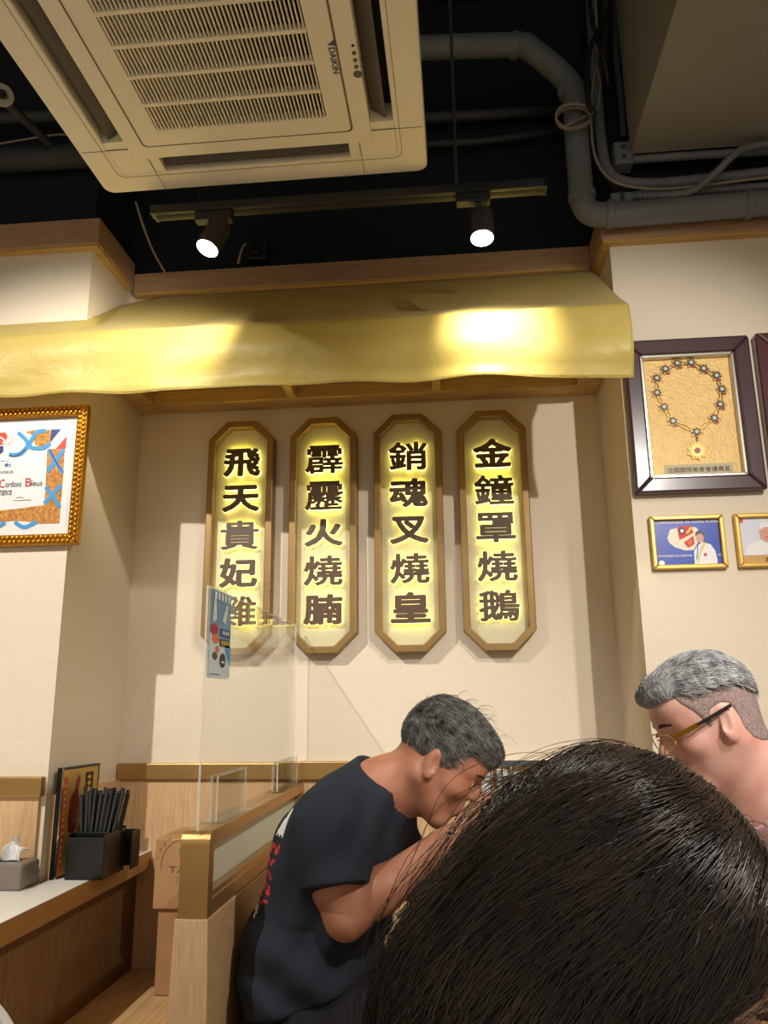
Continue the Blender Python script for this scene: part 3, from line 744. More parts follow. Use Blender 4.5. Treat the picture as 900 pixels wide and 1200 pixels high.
for a in (((125, 758), (150, 752), (185, 757)), ((105, 775), (160, 778), (200, 772), (245, 775))): ribbon(root, 'signature', [C(*p) for p in a], 0.5, y2_, ink)
for a in (((535, 750), (525, 850), (510, 990)), ((540, 262), (580, 262), (600, 285))): ribbon(root, 'pencil_note', [C(*p) for p in a], 0.4, y2_, pic_grey)
flat(root, 'glass', [(x0 + w - .002, z0 + w - .002), (x1 - w + .002, z0 + w - .002), (x1 - w + .002, z1 - w + .002), (x0 + w - .002, z1 - w + .002)], YL - 0.011, pane_glass)

# framed medal necklace on the right pier
def dpx(zx, zy): return (720 + zx / 3.75, 370 + zy / 3.75)
yw = YR - 0.0005
tl, tr_, br, bl_ = [PY(*p, YR - 0.028) for p in ((731, 399), (878, 393.5), (899, 574), (744.5, 578))]
x0, x1 = (tl[0] + bl_[0]) / 2, (tr_[0] + br[0]) / 2; z0, z1 = (bl_[2] + br[2]) / 2, (tl[2] + tr_[2]) / 2
root = thing('framed_medal', 'framed medal necklace on gold board in plum wood frame', 'picture', ((x0 + x1) / 2, YR, z0))
wd = 0.042
frame4(root, x0, x1, z0, z1, wd, yw, 0.032, plum, 'frame', 0.006)
frame4(root, x0 + wd - .001, x1 - wd + .001, z0 + wd - .001, z1 - wd + .001, 0.009, yw, 0.022, silver, 'liner', 0.002)
yb_ = YR - 0.004
flat(root, 'backing_board', [(x0 + .045, z0 + .045), (x1 - .045, z0 + .045), (x1 - .045, z1 - .045), (x0 + .045, z1 - .045)], yb_, gold_board)
medal_gold = mat('medal_gold', (176, 134, 70), 0.42, metal=0.7); medal_red = mat('medal_red', (170, 50, 44), 0.4); medal_white = mat('medal_enamel', (222, 224, 214), 0.25); medal_dark = mat('medal_dark', (52, 56, 50), 0.4)
links = [(335, 208), (390, 235), (447, 265), (470, 325), (463, 392), (437, 452), (360, 512), (256, 465), (217, 403), (186, 341), (185, 277), (222, 237), (275, 212)]
cen = np.array([325, 355.0])
def star(c, r1, r2, n, y, t, rot=0): return [(c[0] + (r1 if k % 2 == 0 else r2) * math.cos(rot + math.pi * k / n), y, c[2] + (r1 if k % 2 == 0 else r2) * math.sin(rot + math.pi * k / n)) for k in range(2 * n)]
for k, lk in enumerate(links):
    c = PY(*dpx(*lk), yb_)
    o = MB().prism(star(c, 0.0175, 0.0115, 6, yb_ - .0005, 0, k), (0, -0.003, 0)).build('link', medal_gold, root)
    MB().prism(star(c, 0.0130, 0.0085, 7, yb_ - .0036, 0, k * .7), (0, -0.0012, 0)).build('enamel', medal_dark, o)
    MB().cyl((c[0], yb_ - .0047, c[2]), (c[0], yb_ - .0062, c[2]), 0.0052, seg=10).build('rosette', medal_white, o)
    d = PY(*dpx(lk[0] + 12, lk[1] + 18), yb_)
    if k in (0, 1, 2, 3, 4, 5, 7, 11, 12): MB().box(d[0] - .005, d[0] + .005, yb_ - .004, yb_ - .0005, d[2] - .0025, d[2] + .0025).build('red_tip', medal_red, o)
for k in range(len(links)):
    a, b = np.array(links[k], float), np.array(links[(k + 1) % len(links)], float)
    n = (a + b) / 2 - cen; n /= np.linalg.norm(n)
    for s in (7, -7):
        P = [PY(*dpx(*(a * (1 - t) + b * t + n * s * math.sin(math.pi * t) + (s * .6) * np.array([math.sin(t * 12), math.cos(t * 12)]) * .3)), yb_ - .002) for t in np.linspace(0.12, 0.88, 9)]
        MB().tube(P, 0.0011, 5).build('chain', medal_gold, root)
c = PY(*dpx(362, 595), yb_)
o = MB().prism(star(c, 0.0275, 0.021, 9, yb_ - .001, 0), (0, -0.003, 0)).build('pendant', medal_gold, root)
MB().prism(star(c, 0.021, 0.016, 12, yb_ - .0042, 0, .2), (0, -0.002, 0)).build('pendant_star', mat('medal_pale', (214, 184, 112), 0.45, metal=0.5), o)
MB().cyl((c[0], yb_ - .0062, c[2]), (c[0], yb_ - .0085, c[2]), 0.0075, seg=14).build('pendant_boss', medal_red, o)
a = PY(*dpx(360, 530), yb_); MB().tube([(a[0], yb_ - .002, a[2] + .006), (a[0], yb_ - .002, c[2] + .026)], 0.0022, 6).build('hanger', medal_gold, o)
flatpx(root, 'caption_card', [dpx(*p) for p in ((218, 657), (522, 645), (524, 690), (219, 704))], yb_ - .0009, mat('caption_beige', (206, 190, 150), 0.5))
pxtext(root, 'caption', '法國國際美食會優異星', *dpx(370, 675), 75, 6.6, yb_ - .0016, ink, 0.004)
flat(root, 'glass', [(x0 + .045, z0 + .045), (x1 - .045, z0 + .045), (x1 - .045, z1 - .045), (x0 + .045, z1 - .045)], YR - 0.018, pane_glass)

# neighbouring plum frame, cut by the picture edge
q = PY(884, 391, YR - .028)
xa, za1 = q[0], z1 + 0.004
root = thing('framed_award', 'reddish plum wood frame hanging beside the framed medal', 'picture', (xa + .17, YR, z0))
frame4(root, xa, xa + .345, z0, za1, wd, yw, 0.032, mat('plum_red', (82, 44, 46), 0.28, coat=0.3), 'frame', 0.006)
flat(root, 'backing_board', [(xa + .04, z0 + .04), (xa + .305, z0 + .04), (xa + .305, za1 - .04), (xa + .04, za1 - .04)], yb_, gold_board)

# two small gilt photo frames
def photo(corners, label, extra=0.0):
    tl, tr_, br, bl_ = [PY(*p, YR - .014) for p in corners]
    x0, x1 = (tl[0] + bl_[0]) / 2, (tr_[0] + br[0]) / 2; z0, z1 = (bl_[2] + br[2]) / 2, (tl[2] + tr_[2]) / 2
    x1 += extra
    root = thing('photo_frame', label, 'picture', ((x0 + x1) / 2, YR, z0), 'small gilt photo frames')
    frame4(root, x0, x1, z0, z1, 0.012, yw, 0.016, gold_paint, 'frame', 0.003)
    return root, x0 + .010, x1 - .010, z0 + .010, z1 - .010
yq = YR - 0.006
root, x0, x1, z0, z1 = photo(((761, 606), (848, 601), (853, 664), (766, 669)), 'gilt framed blue photo of a person in white jacket before a crest')
flat(root, 'photo_print', [(x0, z0), (x1, z0), (x1, z1), (x0, z1)], yq, pic_blue)
W, H = x1 - x0, z1 - z0
def q2(u, v): return (x0 + u * W, z0 + v * H)
def blob(root, name, pts, lay, m): flat(root, name, [q2(*p) for p in pts], yq - 0.0005 * lay, m)
def disc(cu, cv, ru, rv, n=18, a0=0, a1=2 * math.pi): return [(cu + ru * math.cos(a0 + (a1 - a0) * k / n), cv + rv * math.sin(a0 + (a1 - a0) * k / n)) for k in range(n)]
blob(root, 'map_shape', [(.2, .6), (.25, .78), (.38, .83), (.5, .84), (.65, .82), (.7, .72), (.66, .5), (.58, .33), (.45, .32), (.3, .4), (.22, .5)], 1, pic_cream)
blob(root, 'crest', [(.36, .84), (.58, .86), (.60, .70), (.38, .55)], 2, flag_red)
blob(root, 'crest', [(.44, .5), (.60, .64), (.60, .45), (.5, .38)], 2, flag_red)
blob(root, 'crest_field', disc(.43, .75, .05, .07), 3, rib_navy)
blob(root, 'crest_field', [(.48, .70), (.56, .84), (.585, .80), (.52, .68)], 3, yellow_print)
blob(root, 'crest_star', disc(.43, .75, .028, .04), 4, pic_white)
blob(root, 'crest_charge', disc(.53, .5, .035, .06), 3, orange_print)
blob(root, 'jacket', [(.57, .0), (.58, .30), (.64, .42), (.72, .50), (.84, .44), (.90, .30), (.92, .08), (.90, .0)], 3, pic_white)
blob(root, 'face', disc(.69, .59, .055, .115), 4, pic_skin)
blob(root, 'hair', [(.625, .62), (.63, .70), (.67, .75), (.73, .74), (.755, .66), (.745, .62), (.72, .68), (.66, .67)], 5, pic_hair)
blob(root, 'sash', [(.635, .42), (.655, .44), (.64, .25), (.61, .10), (.60, .15), (.625, .28)], 4, rib_blue)
blob(root, 'sash', [(.74, .50), (.77, .47), (.69, .28), (.63, .06), (.61, .06), (.67, .30)], 5, yellow_print)
blob(root, 'badge', disc(.745, .22, .024, .035), 5, flag_red)
blob(root, 'badge', disc(.08, .06, .045, .06), 2, pic_white)
def ptext(root, body, u, v, w, h, lay, m, off=.015):
    p = q2(u, v); return lettering('lettering', body, (p[0], yq - .0005 * lay, p[1]), XU, ZV, NY, w * W, h * H, m, root, 0, off)
ptext(root, 'COMMANDERIE DE HONG KONG', .5, .945, .97, .062, 2, pic_white)
ptext(root, 'COMMANDERIE DES CORDONS', .27, .21, .55, .05, 2, pic_white)
ptext(root, 'NC', .96, .21, .05, .05, 2, pic_white)
root, x0, x1, z0, z1 = photo(((861, 603), (948, 598), (953, 661), (866, 667)), 'gilt framed photo of a smiling person in white on pale ground')
W, H = x1 - x0, z1 - z0
flat(root, 'photo_print', [(x0, z0), (x1, z0), (x1, z1), (x0, z1)], yq, pic_grey)
blob(root, 'caption_band', [(0, 0), (1, 0), (1, .18), (0, .18)], 1, mat('band_gold', (196, 150, 80), 0.5))
blob(root, 'jacket', [(.05, .19), (.12, .40), (.30, .50), (.55, .50), (.72, .40), (.80, .19)], 1, pic_white)
blob(root, 'face', disc(.42, .64, .11, .19), 2, pic_skin)
blob(root, 'cap', [(.31, .72), (.32, .86), (.42, .90), (.52, .86), (.53, .72), (.42, .79)], 3, pic_white)
blob(root, 'eye', disc(.385, .67, .012, .010), 3, pic_hair); blob(root, 'eye', disc(.455, .67, .012, .010), 3, pic_hair); blob(root, 'mouth', disc(.42, .56, .03, .012), 3, ink_red)
blob(root, 'badge', disc(.05, .93, .035, .045), 1, flag_red)
ptext(root, '金', .40, .09, .10, .11, 2, ink, .02)

# ================================================================== LEFT COUNTER
TZ = 0.76; TX = -0.921
root = thing('counter_table', 'white-topped wooden counter with brown edge beside the left pier', 'counter', (-1.2, 1.9, 0))
MB().box(-1.75, TX - .0015, 1.15, YL - 0.0145, TZ - 0.006, TZ).build('top', counter_white, root)
MB().box(XL + 0.0135, TX - .0015, YL - 0.0144, YB - 0.013, TZ - 0.006, TZ).build('top', counter_white, root)
MB().box(TX - .003, TX, 1.15, YB - 0.013, TZ - 0.046, TZ).build('edge_band', brass, root)
MB().box(-1.75, TX - .003, 1.15, YL - 0.0145, TZ - 0.046, TZ - 0.0062).build('core', wood_dark, root)
for k, (ya, yb) in enumerate(((1.15, 1.716), (1.718, 2.035), (2.037, YB - .0135))):
    MB().box(-0.972, -0.960, ya, yb, 0.0, TZ - 0.0462).build('panel', wood_dark, root, bevel=0.001)
# bench ledge between counter and booth partition
root = thing('wooden_bench', 'pale wooden bench seat between the counter and the booth partition', 'bench', (-0.74, 1.9, 0))
MB().box(-0.959, -0.556, 1.30, YB - .0125, 0.415, 0.45).build('seat', wood_y, root, bevel=0.003)
MB().box(-0.955, -0.557, 1.36, YB - .02, 0.0, 0.414).build('base', wood_dark, root)

# tissue box
a = PZ(-12, 1046, TZ); b = PZ(20, 1045, TZ); c = PZ(45, 1033, TZ)
root = thing('tissue_box', 'smoky grey tissue box with a white tissue pulled out', 'tissue box', tuple((a + c) / 2))
bx0, bx1, by0, by1 = b[0] - 0.115, b[0] + 0.005, b[1], YL - 0.016
MB().box(bx0, bx1, by0, by1, TZ, TZ + 0.058).build('box', smoke_grey, root, bevel=0.008, bseg=3)
MB().box(bx0 + .03, bx1 - .03, (by0 + by1) / 2 - .012, (by0 + by1) / 2 + .012, TZ + .0575, TZ + .0592).build('opening', slot_dark, root)
tx, ty = PZ(8, 1010, TZ + .058)[0], (by0 + by1) / 2
mb = MB()
n = 14
V = []; Fq = []
for i in range(n):
    t = i / (n - 1)
    for j in range(n):
        s = j / (n - 1) - .5
        x = tx + s * (0.05 - .016 * t) + 0.012 * t; z = TZ + .056 + 0.058 * t * (1 - 0.35 * abs(s) * 2) - (0.022 * max(0, t - .72) * 3 if s > 0.1 else 0)
        y = ty + 0.010 * math.sin(s * 9 + t * 4) * (0.4 + t) + (0.02 * max(0, t - .7) * 3 if s > 0 else -0.012 * t)
        V.append((x, y, z))
Fq = [(i * n + j, i * n + j + 1, (i + 1) * n + j + 1, (i + 1) * n + j) for i in range(n - 1) for j in range(n - 1)]
o = place('tissue', V, Fq, tissue, root, smooth=True); o.modifiers.new('t', 'SOLIDIFY').thickness = 0.001

# menu stand: black frame with a roast goose picture, standing slightly turned
def local(o, U, N): return lambda u, n, z: tuple(np.array(o) + u * np.array(U) + n * np.array(N) + np.array([0, 0, z]))
g0 = PZ(61, 1031, TZ)
g1 = PY(112, 1000, g0[1] + 0.09)
U = np.array([0.12, 0.99, 0]); U /= np.linalg.norm(U); N = np.array([U[1], -U[0], 0])
g0 = np.array([-1.0115, 1.992, TZ])
Lc = local(g0, U, N)
mw, mh = 0.165, 0.262
root = thing('menu_stand', 'black-framed menu stand showing a roast goose, behind the chopstick caddy', 'menu stand', tuple(g0))
def lbox(L, u0, u1, n0, n1, z0, z1, name, m, root, bevel=0.0):
    V = [L(u, n, z) for z in (z0, z1) for n in (n0, n1) for u in (u0, u1)]
    return MB().add(V, [(0, 2, 3, 1), (4, 5, 7, 6), (0, 1, 5, 4), (2, 6, 7, 3), (0, 4, 6, 2), (1, 3, 7, 5)]).build(name, m, root, bevel=bevel)
lbox(Lc, 0, mw, -0.014, 0, 0.0, mh, 'back_board', black_plastic, root, 0.001)
lbox(Lc, 0, 0.003, 0, 0.0035, 0, mh, 'edge', chrome, root); lbox(Lc, mw - .003, mw, 0, 0.0035, 0, mh, 'edge', chrome, root)
lbox(Lc, 0.005, mw - .005, 0.0005, 0.0015, 0.006, mh - .006, 'menu_print', menu_gold, root)
def lpoly(L, name, pts, n, m, root): return MB().poly([L(u, n, z) for u, z in pts]).build(name, m, root)
def gg(u, v): return (0.005 + u * (mw - .01), 0.006 + v * (mh - .012))
lpoly(Lc, 'border_print', [gg(*p) for p in ((0.0, 0), (.13, 0), (.13, .93), (.0, .93))], .0018, orange_print, root)
lpoly(Lc, 'goose_print', [gg(*p) for p in ((.22, .40), (.20, .55), (.24, .72), (.34, .80), (.36, .88), (.42, .93), (.48, .90), (.46, .82), (.44, .76), (.50, .68), (.52, .55), (.46, .42), (.36, .37))], .0020, goose_red, root)
lpoly(Lc, 'goose_print', [gg(*p) for p in ((.48, .38), (.52, .46), (.62, .46), (.66, .41), (.58, .37))], .0020, goose_red, root)
lpoly(Lc, 'title_panel', [gg(*p) for p in ((.62, .52), (.86, .52), (.86, .95), (.62, .95))], .0020, black_plastic, root)
for k in range(6):
    z = .58 + k * .063
    lpoly(Lc, 'title_mark', [gg(*p) for p in ((.68, z), (.80, z), (.80, z + .012), (.68, z + .012))], .0023, yellow_print, root)
    lpoly(Lc, 'title_mark', [gg(*p) for p in ((.72, z - .015), (.76, z - .015), (.76, z + .03), (.72, z + .03))], .0023, yellow_print, root)
for k in range(12):
    z = .12 + k * .065
    lpoly(Lc, 'script_mark', [gg(*p) for p in ((.05, z), (.10, z + .008), (.10, z + .03), (.06, z + .022))], .0021, pic_cream, root)

# black caddy (two compartments) and the wrapped chopsticks
o0 = np.array([-0.996, 1.992, TZ])
root = thing('chopstick_caddy', 'glossy black acrylic caddy holding wrapped chopsticks on the counter', 'caddy', tuple(o0 + np.array([.06, .08, 0])))
def obox(name, x0, x1, y0, y1, z0, z1, m, b=0.001): return MB().box(x0, x1, y0, y1, z0, z1).build(name, m, root, bevel=b)
cx0, cx1, cy0, cy1 = -0.986, -0.890, 1.994, 2.122
H1 = 0.098
glossy = black_plastic
obox('front_panel', cx0, cx1, cy0, cy0 + .004, TZ, TZ + H1, glossy)
obox('back_panel', cx0, cx1, cy1 - .004, cy1, TZ, TZ + H1 + .01, glossy)
obox('side_panel', cx0, cx0 + .004, cy0 + .004, cy1 - .004, TZ, TZ + H1 + .006, glossy)
obox('side_panel', cx1 - .004, cx1, cy0 + .004, cy1 - .004, TZ, TZ + H1 + .006, glossy)
obox('base', cx0 + .004, cx1 - .004, cy0 + .004, cy1 - .004, TZ, TZ + .004, glossy)
obox('divider', cx0 + .004, cx1 - .004, cy0 + .030, cy0 + .033, TZ + .004, TZ + H1 + .008, glossy)
# lower extra tray on the far side
obox('tray_wall', cx0 + .05, cx1 + .018, cy1 + .050, cy1 + .054, TZ, TZ + .092, mat('caddy_brown', (40, 32, 26), 0.3))
obox('tray_wall', cx1 + .014, cx1 + .018, cy1 + .001, cy1 + .05, TZ, TZ + .092, MATS['caddy_brown'])
wrap = mat('chopstick_wrap', (18, 18, 20), 0.4); wrap2 = mat('chopstick_wrap_pale', (58, 60, 64), 0.4)
proto = None
rr = random.Random(3)
for k in range(32):
    fx = cx0 + .018 + (k % 8) * 0.0078 + rr.uniform(-.001, .001); fy = cy0 + .050 + (k // 8) * 0.0165 + rr.uniform(-.002, .002)
    lean = ((k % 8) - 2.0) * 0.040 + rr.uniform(-.02, .02); ln2 = ((k // 8) - 1.5) * .04 + rr.uniform(-.02, .02)
    if proto is None:
        th = thing('wrapped_chopsticks', 'dark paper-wrapped chopsticks standing in the black caddy', 'chopsticks', (fx, fy, TZ + .005), 'wrapped chopsticks in the caddy')
        a = MB().box(fx - .0038, fx + .0038, fy - .0024, fy + .0024, TZ + .005, TZ + .205).build('wrapper', wrap, th, bevel=.0008)
        t2 = MB().box(fx - .0022, fx + .0006, fy - .0030, fy - .0023, TZ + .03, TZ + .2).build('fold', wrap2, th)
        proto = (th, a, t2)
    else:
        th = proto[0].copy(); COL.objects.link(th); th.location = (fx, fy, TZ + .005)
        for ch in proto[1:]:
            c_ = ch.copy(); COL.objects.link(c_); c_.parent = th
    th.rotation_euler = (ln2, lean, rr.uniform(-.15, .15)); th.scale = (1, 1, rr.uniform(.93, 1.03))
# small chrome hook on the counter behind the caddy
p = PZ(160, 998, TZ)
P = spline([p + np.array([-.03, .0, .004]), p + np.array([-.01, 0, .006]), p + np.array([.004, 0, .010]), p + np.array([.006, 0, .022]), p + np.array([-.002, 0, .03]), p + np.array([-.012, 0, .022]), p + np.array([-.03, 0.0, .012])], 6)
solo(MB().tube(P, .0042, 8), 'metal_clip', chrome, 'small bent chrome clip lying on the counter behind the caddy', 'clip', smooth=True)

# cardboard boxes on the bench
def carton(x0, x1, y0, y1, z0, z1, label):
    root = thing('cardboard_box', label, 'box', ((x0 + x1) / 2, (y0 + y1) / 2, z0))
    MB().box(x0, x1, y0, y1, z0, z1).build('body', cardboard, root, bevel=0.003)
    MB().box(x0 + .002, x1 - .002, (y0 + y1) / 2 - .02, (y0 + y1) / 2 + .02, z1 - .0005, z1 + .0008).build('tape', cardboard2, root)
    return root
carton(-0.812, -0.56, 2.175, 2.37, 0.451, 0.655, 'plain brown cardboard carton on the bench, under the printed carton')
c2 = carton(-0.824, -0.57, 2.165, 2.365, 0.6565, 0.828, 'brown cardboard carton printed with a green leaf logo, on another carton')
lc = PY(212, 1000, 2.164)
MB().tube([(lc[0] + .052 * math.cos(t), 2.1645, lc[2] - .03 + .062 * math.sin(t)) for t in np.linspace(math.radians(30), math.radians(190), 22)], 0.0009, 4).build('printed_ring', brown_print, c2)
MB().prism([(lc[0] + .008 + .014 * math.cos(t) * (1 if k % 2 else .8), 2.1648, lc[2] + .002 + .017 * math.sin(t)) for k, t in enumerate(np.linspace(0, 2 * math.pi, 12, endpoint=False))], (0, -.0004, 0)).build('leaf_print', green_print, c2)
lettering('printed_text', 'TAI', (lc[0] - .004, 2.1645, lc[2] - .04), XU, ZV, NY, .055, .016, brown_print, c2, 0, .01)
for k, a in enumerate((165, 150, 135, 120)):
    q = math.radians(a); lettering('printed_text', 'CERT'[k], (lc[0] + .064 * math.cos(q), 2.1645, lc[2] - .03 + .074 * math.sin(q)), XU, ZV, NY, .006, .009, brown_print, c2)
lettering('printed_text', '2', (lc[0] - .008, 2.1645, lc[2] - .064), XU, ZV, NY, .006, .011, brown_print, c2)

# ================================================================== BOOTH PARTITION WITH ACRYLIC SCREEN
PX0, PX1 = -0.523, -0.467; PY0, PY1 = 1.495, YB - 0.027
root = thing('booth_partition', 'wooden booth partition topped by brass-framed frosted glass strip', 'partition', (-0.495, 1.95, 0))
ZW = 0.802; ZT = 0.95
# flared wooden body
V = [(PX0 - .03, PY0, 0), (PX1 + .022, PY0, 0), (PX1 + .002, PY0, ZW), (PX0 - .002, PY0, ZW)]
MB().prism(V, (0, PY1 + .012 - PY0, 0)).build('wood_panel', wood_side, root, bevel=0.002)
MB().prism([(PX0 - .0305, PY0 - .0035, 0.001), (PX1 + .0225, PY0 - .0035, 0.001), (PX1 + .0025, PY0 - .0035, ZW + .001), (PX0 - .0025, PY0 - .0035, ZW + .001)], (0, 0.0034, 0)).build('end_panel', wood_v, root, bevel=0.001)
# brass frame: rounded near end
def prof(r, y0, z0, z1, yf):
    pts = [(y0, z0)]
    for k in range(9):
        q = math.radians(180 - 90 * k / 8); pts.append((y0 + r + r * math.cos(q), z1 - r + r * math.sin(q)))
    pts += [(yf, z1), (yf, z0)]
    return pts
outer = prof(0.022, PY0 + .001, ZW + .001, ZT, PY1)
MB().prism([(PX0 + .001, y, z) for y, z in outer[:11]] + [(PX0 + .001, PY0 + .026, ZT)] * 0 + [(PX0 + .001, PY0 + .026, ZT - .0005), (PX0 + .001, PY0 + .026, ZW + .001)], (PX1 - PX0 - .002, 0, 0)).build('end_post', brass, root, bevel=0.003) if False else \
    MB().prism([(PX0 + .001, y, z) for y, z in (outer[:10] + [(PY0 + .030, ZT), (PY0 + .030, ZW + .001)])], (PX1 - PX0 - .002, 0, 0)).build('end_post', brass, root)
MB().box(PX0 + .001, PX1 - .001, PY0 + .0301, PY1, ZT - .026, ZT).build('top_rail', brass, root, bevel=0.002)
MB().box(PX0 + .001, PX1 - .001, PY0 + .0301, PY1, ZW + .001, ZW + .030).build('bottom_rail', brass, root, bevel=0.002)
MB().box(PX0 + .001, PX1 - .001, PY1 - .02, PY1, ZW + .0301, ZT - .0261).build('far_post', brass, root)
MB().box(-0.499, -0.491, PY0 + .0301, PY1 - .0201, ZW + .0301, ZT - .0261).build('glass_panel', frost, root)
MB().box(-0.490, PX1 - .004, PY0 + .031, PY1 - .021, ZW + .0301, ZW + .040).build('glazing_bead', brass, root)

XA = -0.492
root = thing('acrylic_screen', 'clear acrylic divider sheet standing on the booth partition', 'screen', (XA, 1.92, ZT))
za = 1.403
ya0, ya1 = 1.497, 2.338
MB().box(XA - .002, XA + .002, ya0, ya1, ZT + .001, za).build('sheet', acrylic, root)
for (a, b, c, d) in ((ya0 - .0015, ya0, ZT + .001, za), (ya1, ya1 + .0015, ZT + .001, za), (ya0, ya1, za, za + .0015)):
    MB().box(XA - .002, XA + .002, a, b, c, d).build('edge', acrylic_edge, root)
def foot(pxa, pxb, top):
    a = PX(*pxa, XA); b = PX(*pxb, XA)
    y0_, y1_ = a[1], b[1]; h = top
    for s in (-1, 1):
        MB().box(XA + s * .006 - .0015, XA + s * .006 + .0015, y0_, y1_, ZT + .0035, ZT + h).build('foot_plate', acrylic, root)
        for yy in (y0_, y1_): MB().box(XA + s * .006 - .0016, XA + s * .006 + .0016, yy - .0008, yy + .0008, ZT + .0035, ZT + h).build('foot_edge', acrylic_edge, root)
        MB().box(XA + s * .006 - .0016, XA + s * .006 + .0016, y0_, y1_, ZT + h - .001, ZT + h).build('foot_edge', acrylic_edge, root)
    MB().box(XA - .024, XA + .022, y0_ - .004, y1_ + .004, ZT + .0005, ZT + .0035).build('foot_base', acrylic, root)
foot((250, 958), (284, 941), 0.088); foot((322, 927), (345, 917), 0.074)

# promo leaflet in a clear sleeve on the screen
a = PX(245, 684, XA + .004); b = PX(268, 795, XA + .004)
ly0, ly1 = 1.507, b[1]; lz1, lz0 = za - .003, b[2]
root = thing('promo_leaflet', 'blue and white promotional leaflet in a clear sleeve on the acrylic divider', 'leaflet', (XA + .005, (ly0 + ly1) / 2, lz0))
MB().box(XA + .0025, XA + .0035, ly0 - .006, ly1 + .002, lz0 - .003, lz1 + .002).build('sleeve', acrylic_edge, root)
lx = XA + .0042
def lf(name, pts, lay, m): return MB().prism([(lx + .0005 * lay, ly0 + u * (ly1 - ly0), lz0 + v * (lz1 - lz0)) for u, v in pts], (.0003, 0, 0)).build(name, m, root)
lf('sheet', [(0, 0), (1, 0), (1, 1), (0, 1)], 0, mat('leaflet_blue', (70, 136, 182), 0.35, vary=0.25, vscale=30))
lf('pale_area', [(0, 0), (1, 0), (1, .14), (.86, .22), (.7, .36), (.4, .42), (.15, .45), (0, .5)], 1, mat('leaflet_pale', (196, 214, 222), 0.4))
lf('wave', [(.7, .36), (.86, .22), (1, .14), (1, .38), (.85, .42)], 2, rib_blue)
lf('food_print', disc(.2, .55, .16, .06), 2, ink_red); lf('food_print', disc(.25, .44, .17, .06), 2, orange_print)
lf('food_print', disc(.35, .32, .10, .04), 2, orange_print); lf('food_print', disc(.25, .24, .12, .045), 2, brown_print)
lf('text_panel', [(.5, .48), (.95, .48), (.95, .57), (.5, .57)], 2, rib_navy); lf('text_panel', [(.45, .36), (.95, .36), (.95, .45), (.45, .45)], 2, pic_hair)
for k in range(4): lf('text_mark', [(.55 + k * .1, .385), (.6 + k * .1, .385), (.6 + k * .1, .43), (.55 + k * .1, .43)], 3, yellow_print); lf('text_mark', [(.57 + k * .09, .505), (.61 + k * .09, .505), (.61 + k * .09, .55), (.57 + k * .09, .55)], 3, pic_white)
lf('seal', disc(.62, .2, .14, .085), 3, ink); lf('seal_mark', [(.55, .17), (.7, .17), (.7, .19), (.55, .19)], 4, pic_white)
lf('streak', [(.55, .66), (.75, .88), (.82, .86), (.72, .64)], 2, pic_grey); lf('streak', [(.1, .62), (.15, .95), (.22, .95), (.28, .66)], 2, pic_grey)
for k in range(5): lf('title_mark', [(.15 + k * .16, .9), (.24 + k * .16, .9), (.24 + k * .16, .98), (.15 + k * .16, .98)], 3, pic_white)
lf('fine_print', [(.05, .025), (.5, .025), (.5, .035), (.05, .035)], 2, ink)

# ================================================================== BOOTH TABLE, BENCHES, RACK
root = thing('booth_bench', 'pale wooden booth bench under the person in the dark shirt', 'bench', (-0.24, 1.9, 0))
MB().box(PX1 + .052, -0.02, 1.50, YB - .0125, 0.41, 0.45).build('seat', wood_y, root, bevel=.004)
MB().box(PX1 + .054, -0.06, 1.52, YB - .02, 0, 0.4095).build('base', wood_dark, root)
root = thing('dining_table', 'wooden dining table between the two diners', 'table', (0.25, 1.8, 0))
MB().box(0.09, 0.43, 1.42, YB - .028, 0.705, 0.735).build('top', counter_white, root, bevel=.004)
MB().box(0.22, 0.30, 2.06, 2.14, 0.02, 0.7045).build('pedestal', black_matte, root)
MB().box(0.14, 0.38, 1.96, 2.24, 0, 0.02).build('foot', black_matte, root, bevel=.004)
root = thing('booth_bench', 'pale wooden booth bench under the person in the pink shirt', 'bench', (0.78, 1.6, 0))
MB().box(0.548, 1.06, 1.10, 2.03, 0.41, 0.45).build('seat', wood_y, root, bevel=.004)
MB().box(0.57, 1.04, 1.12, 2.02, 0, 0.4095).build('base', wood_dark, root)
# metal condiment rack by the wall
ra = PY(560, 893, 2.3); rb = PY(640, 893, 2.3)
root = thing('wire_rack', 'dark metal rack with white packets against the back wall', 'rack', ((ra[0] + rb[0]) / 2, 2.3, 0.7355))
zt_ = ra[2]
for y in (2.27, 2.35):
    MB().box(ra[0], rb[0], y - .004, y + .004, zt_ - .008, zt_).build('top_bar', pipe_dark, root)
    MB().box(ra[0], rb[0], y - .003, y + .003, zt_ - .040, zt_ - .034).build('mid_bar', slot_grey, root)
    MB().box(ra[0], rb[0], y - .004, y + .004, 0.7355, 0.7435).build('bottom_bar', pipe_dark, root)
    for k in range(7):
        x = ra[0] + .004 + k * (rb[0] - ra[0] - .008) / 6
        MB().cyl((x, y, 0.743), (x, y, zt_ - .006), .0028, seg=8).build('wire', chrome, root)
for x in (ra[0] + .004, rb[0] - .004): MB().box(x - .004, x + .004, 2.27, 2.35, zt_ - .008, zt_).build('side_bar', pipe_dark, root)
for k in range(4):
    x = ra[0] + .024 + k * .042
    solo(MB().box(x - .014, x + .014, 2.285, 2.335, 0.7440, zt_ - .015 - .006 * k), 'condiment_packet', pic_white, 'white packet standing in the dark metal rack', 'packet', 'packets in the metal rack', bevel=.002)

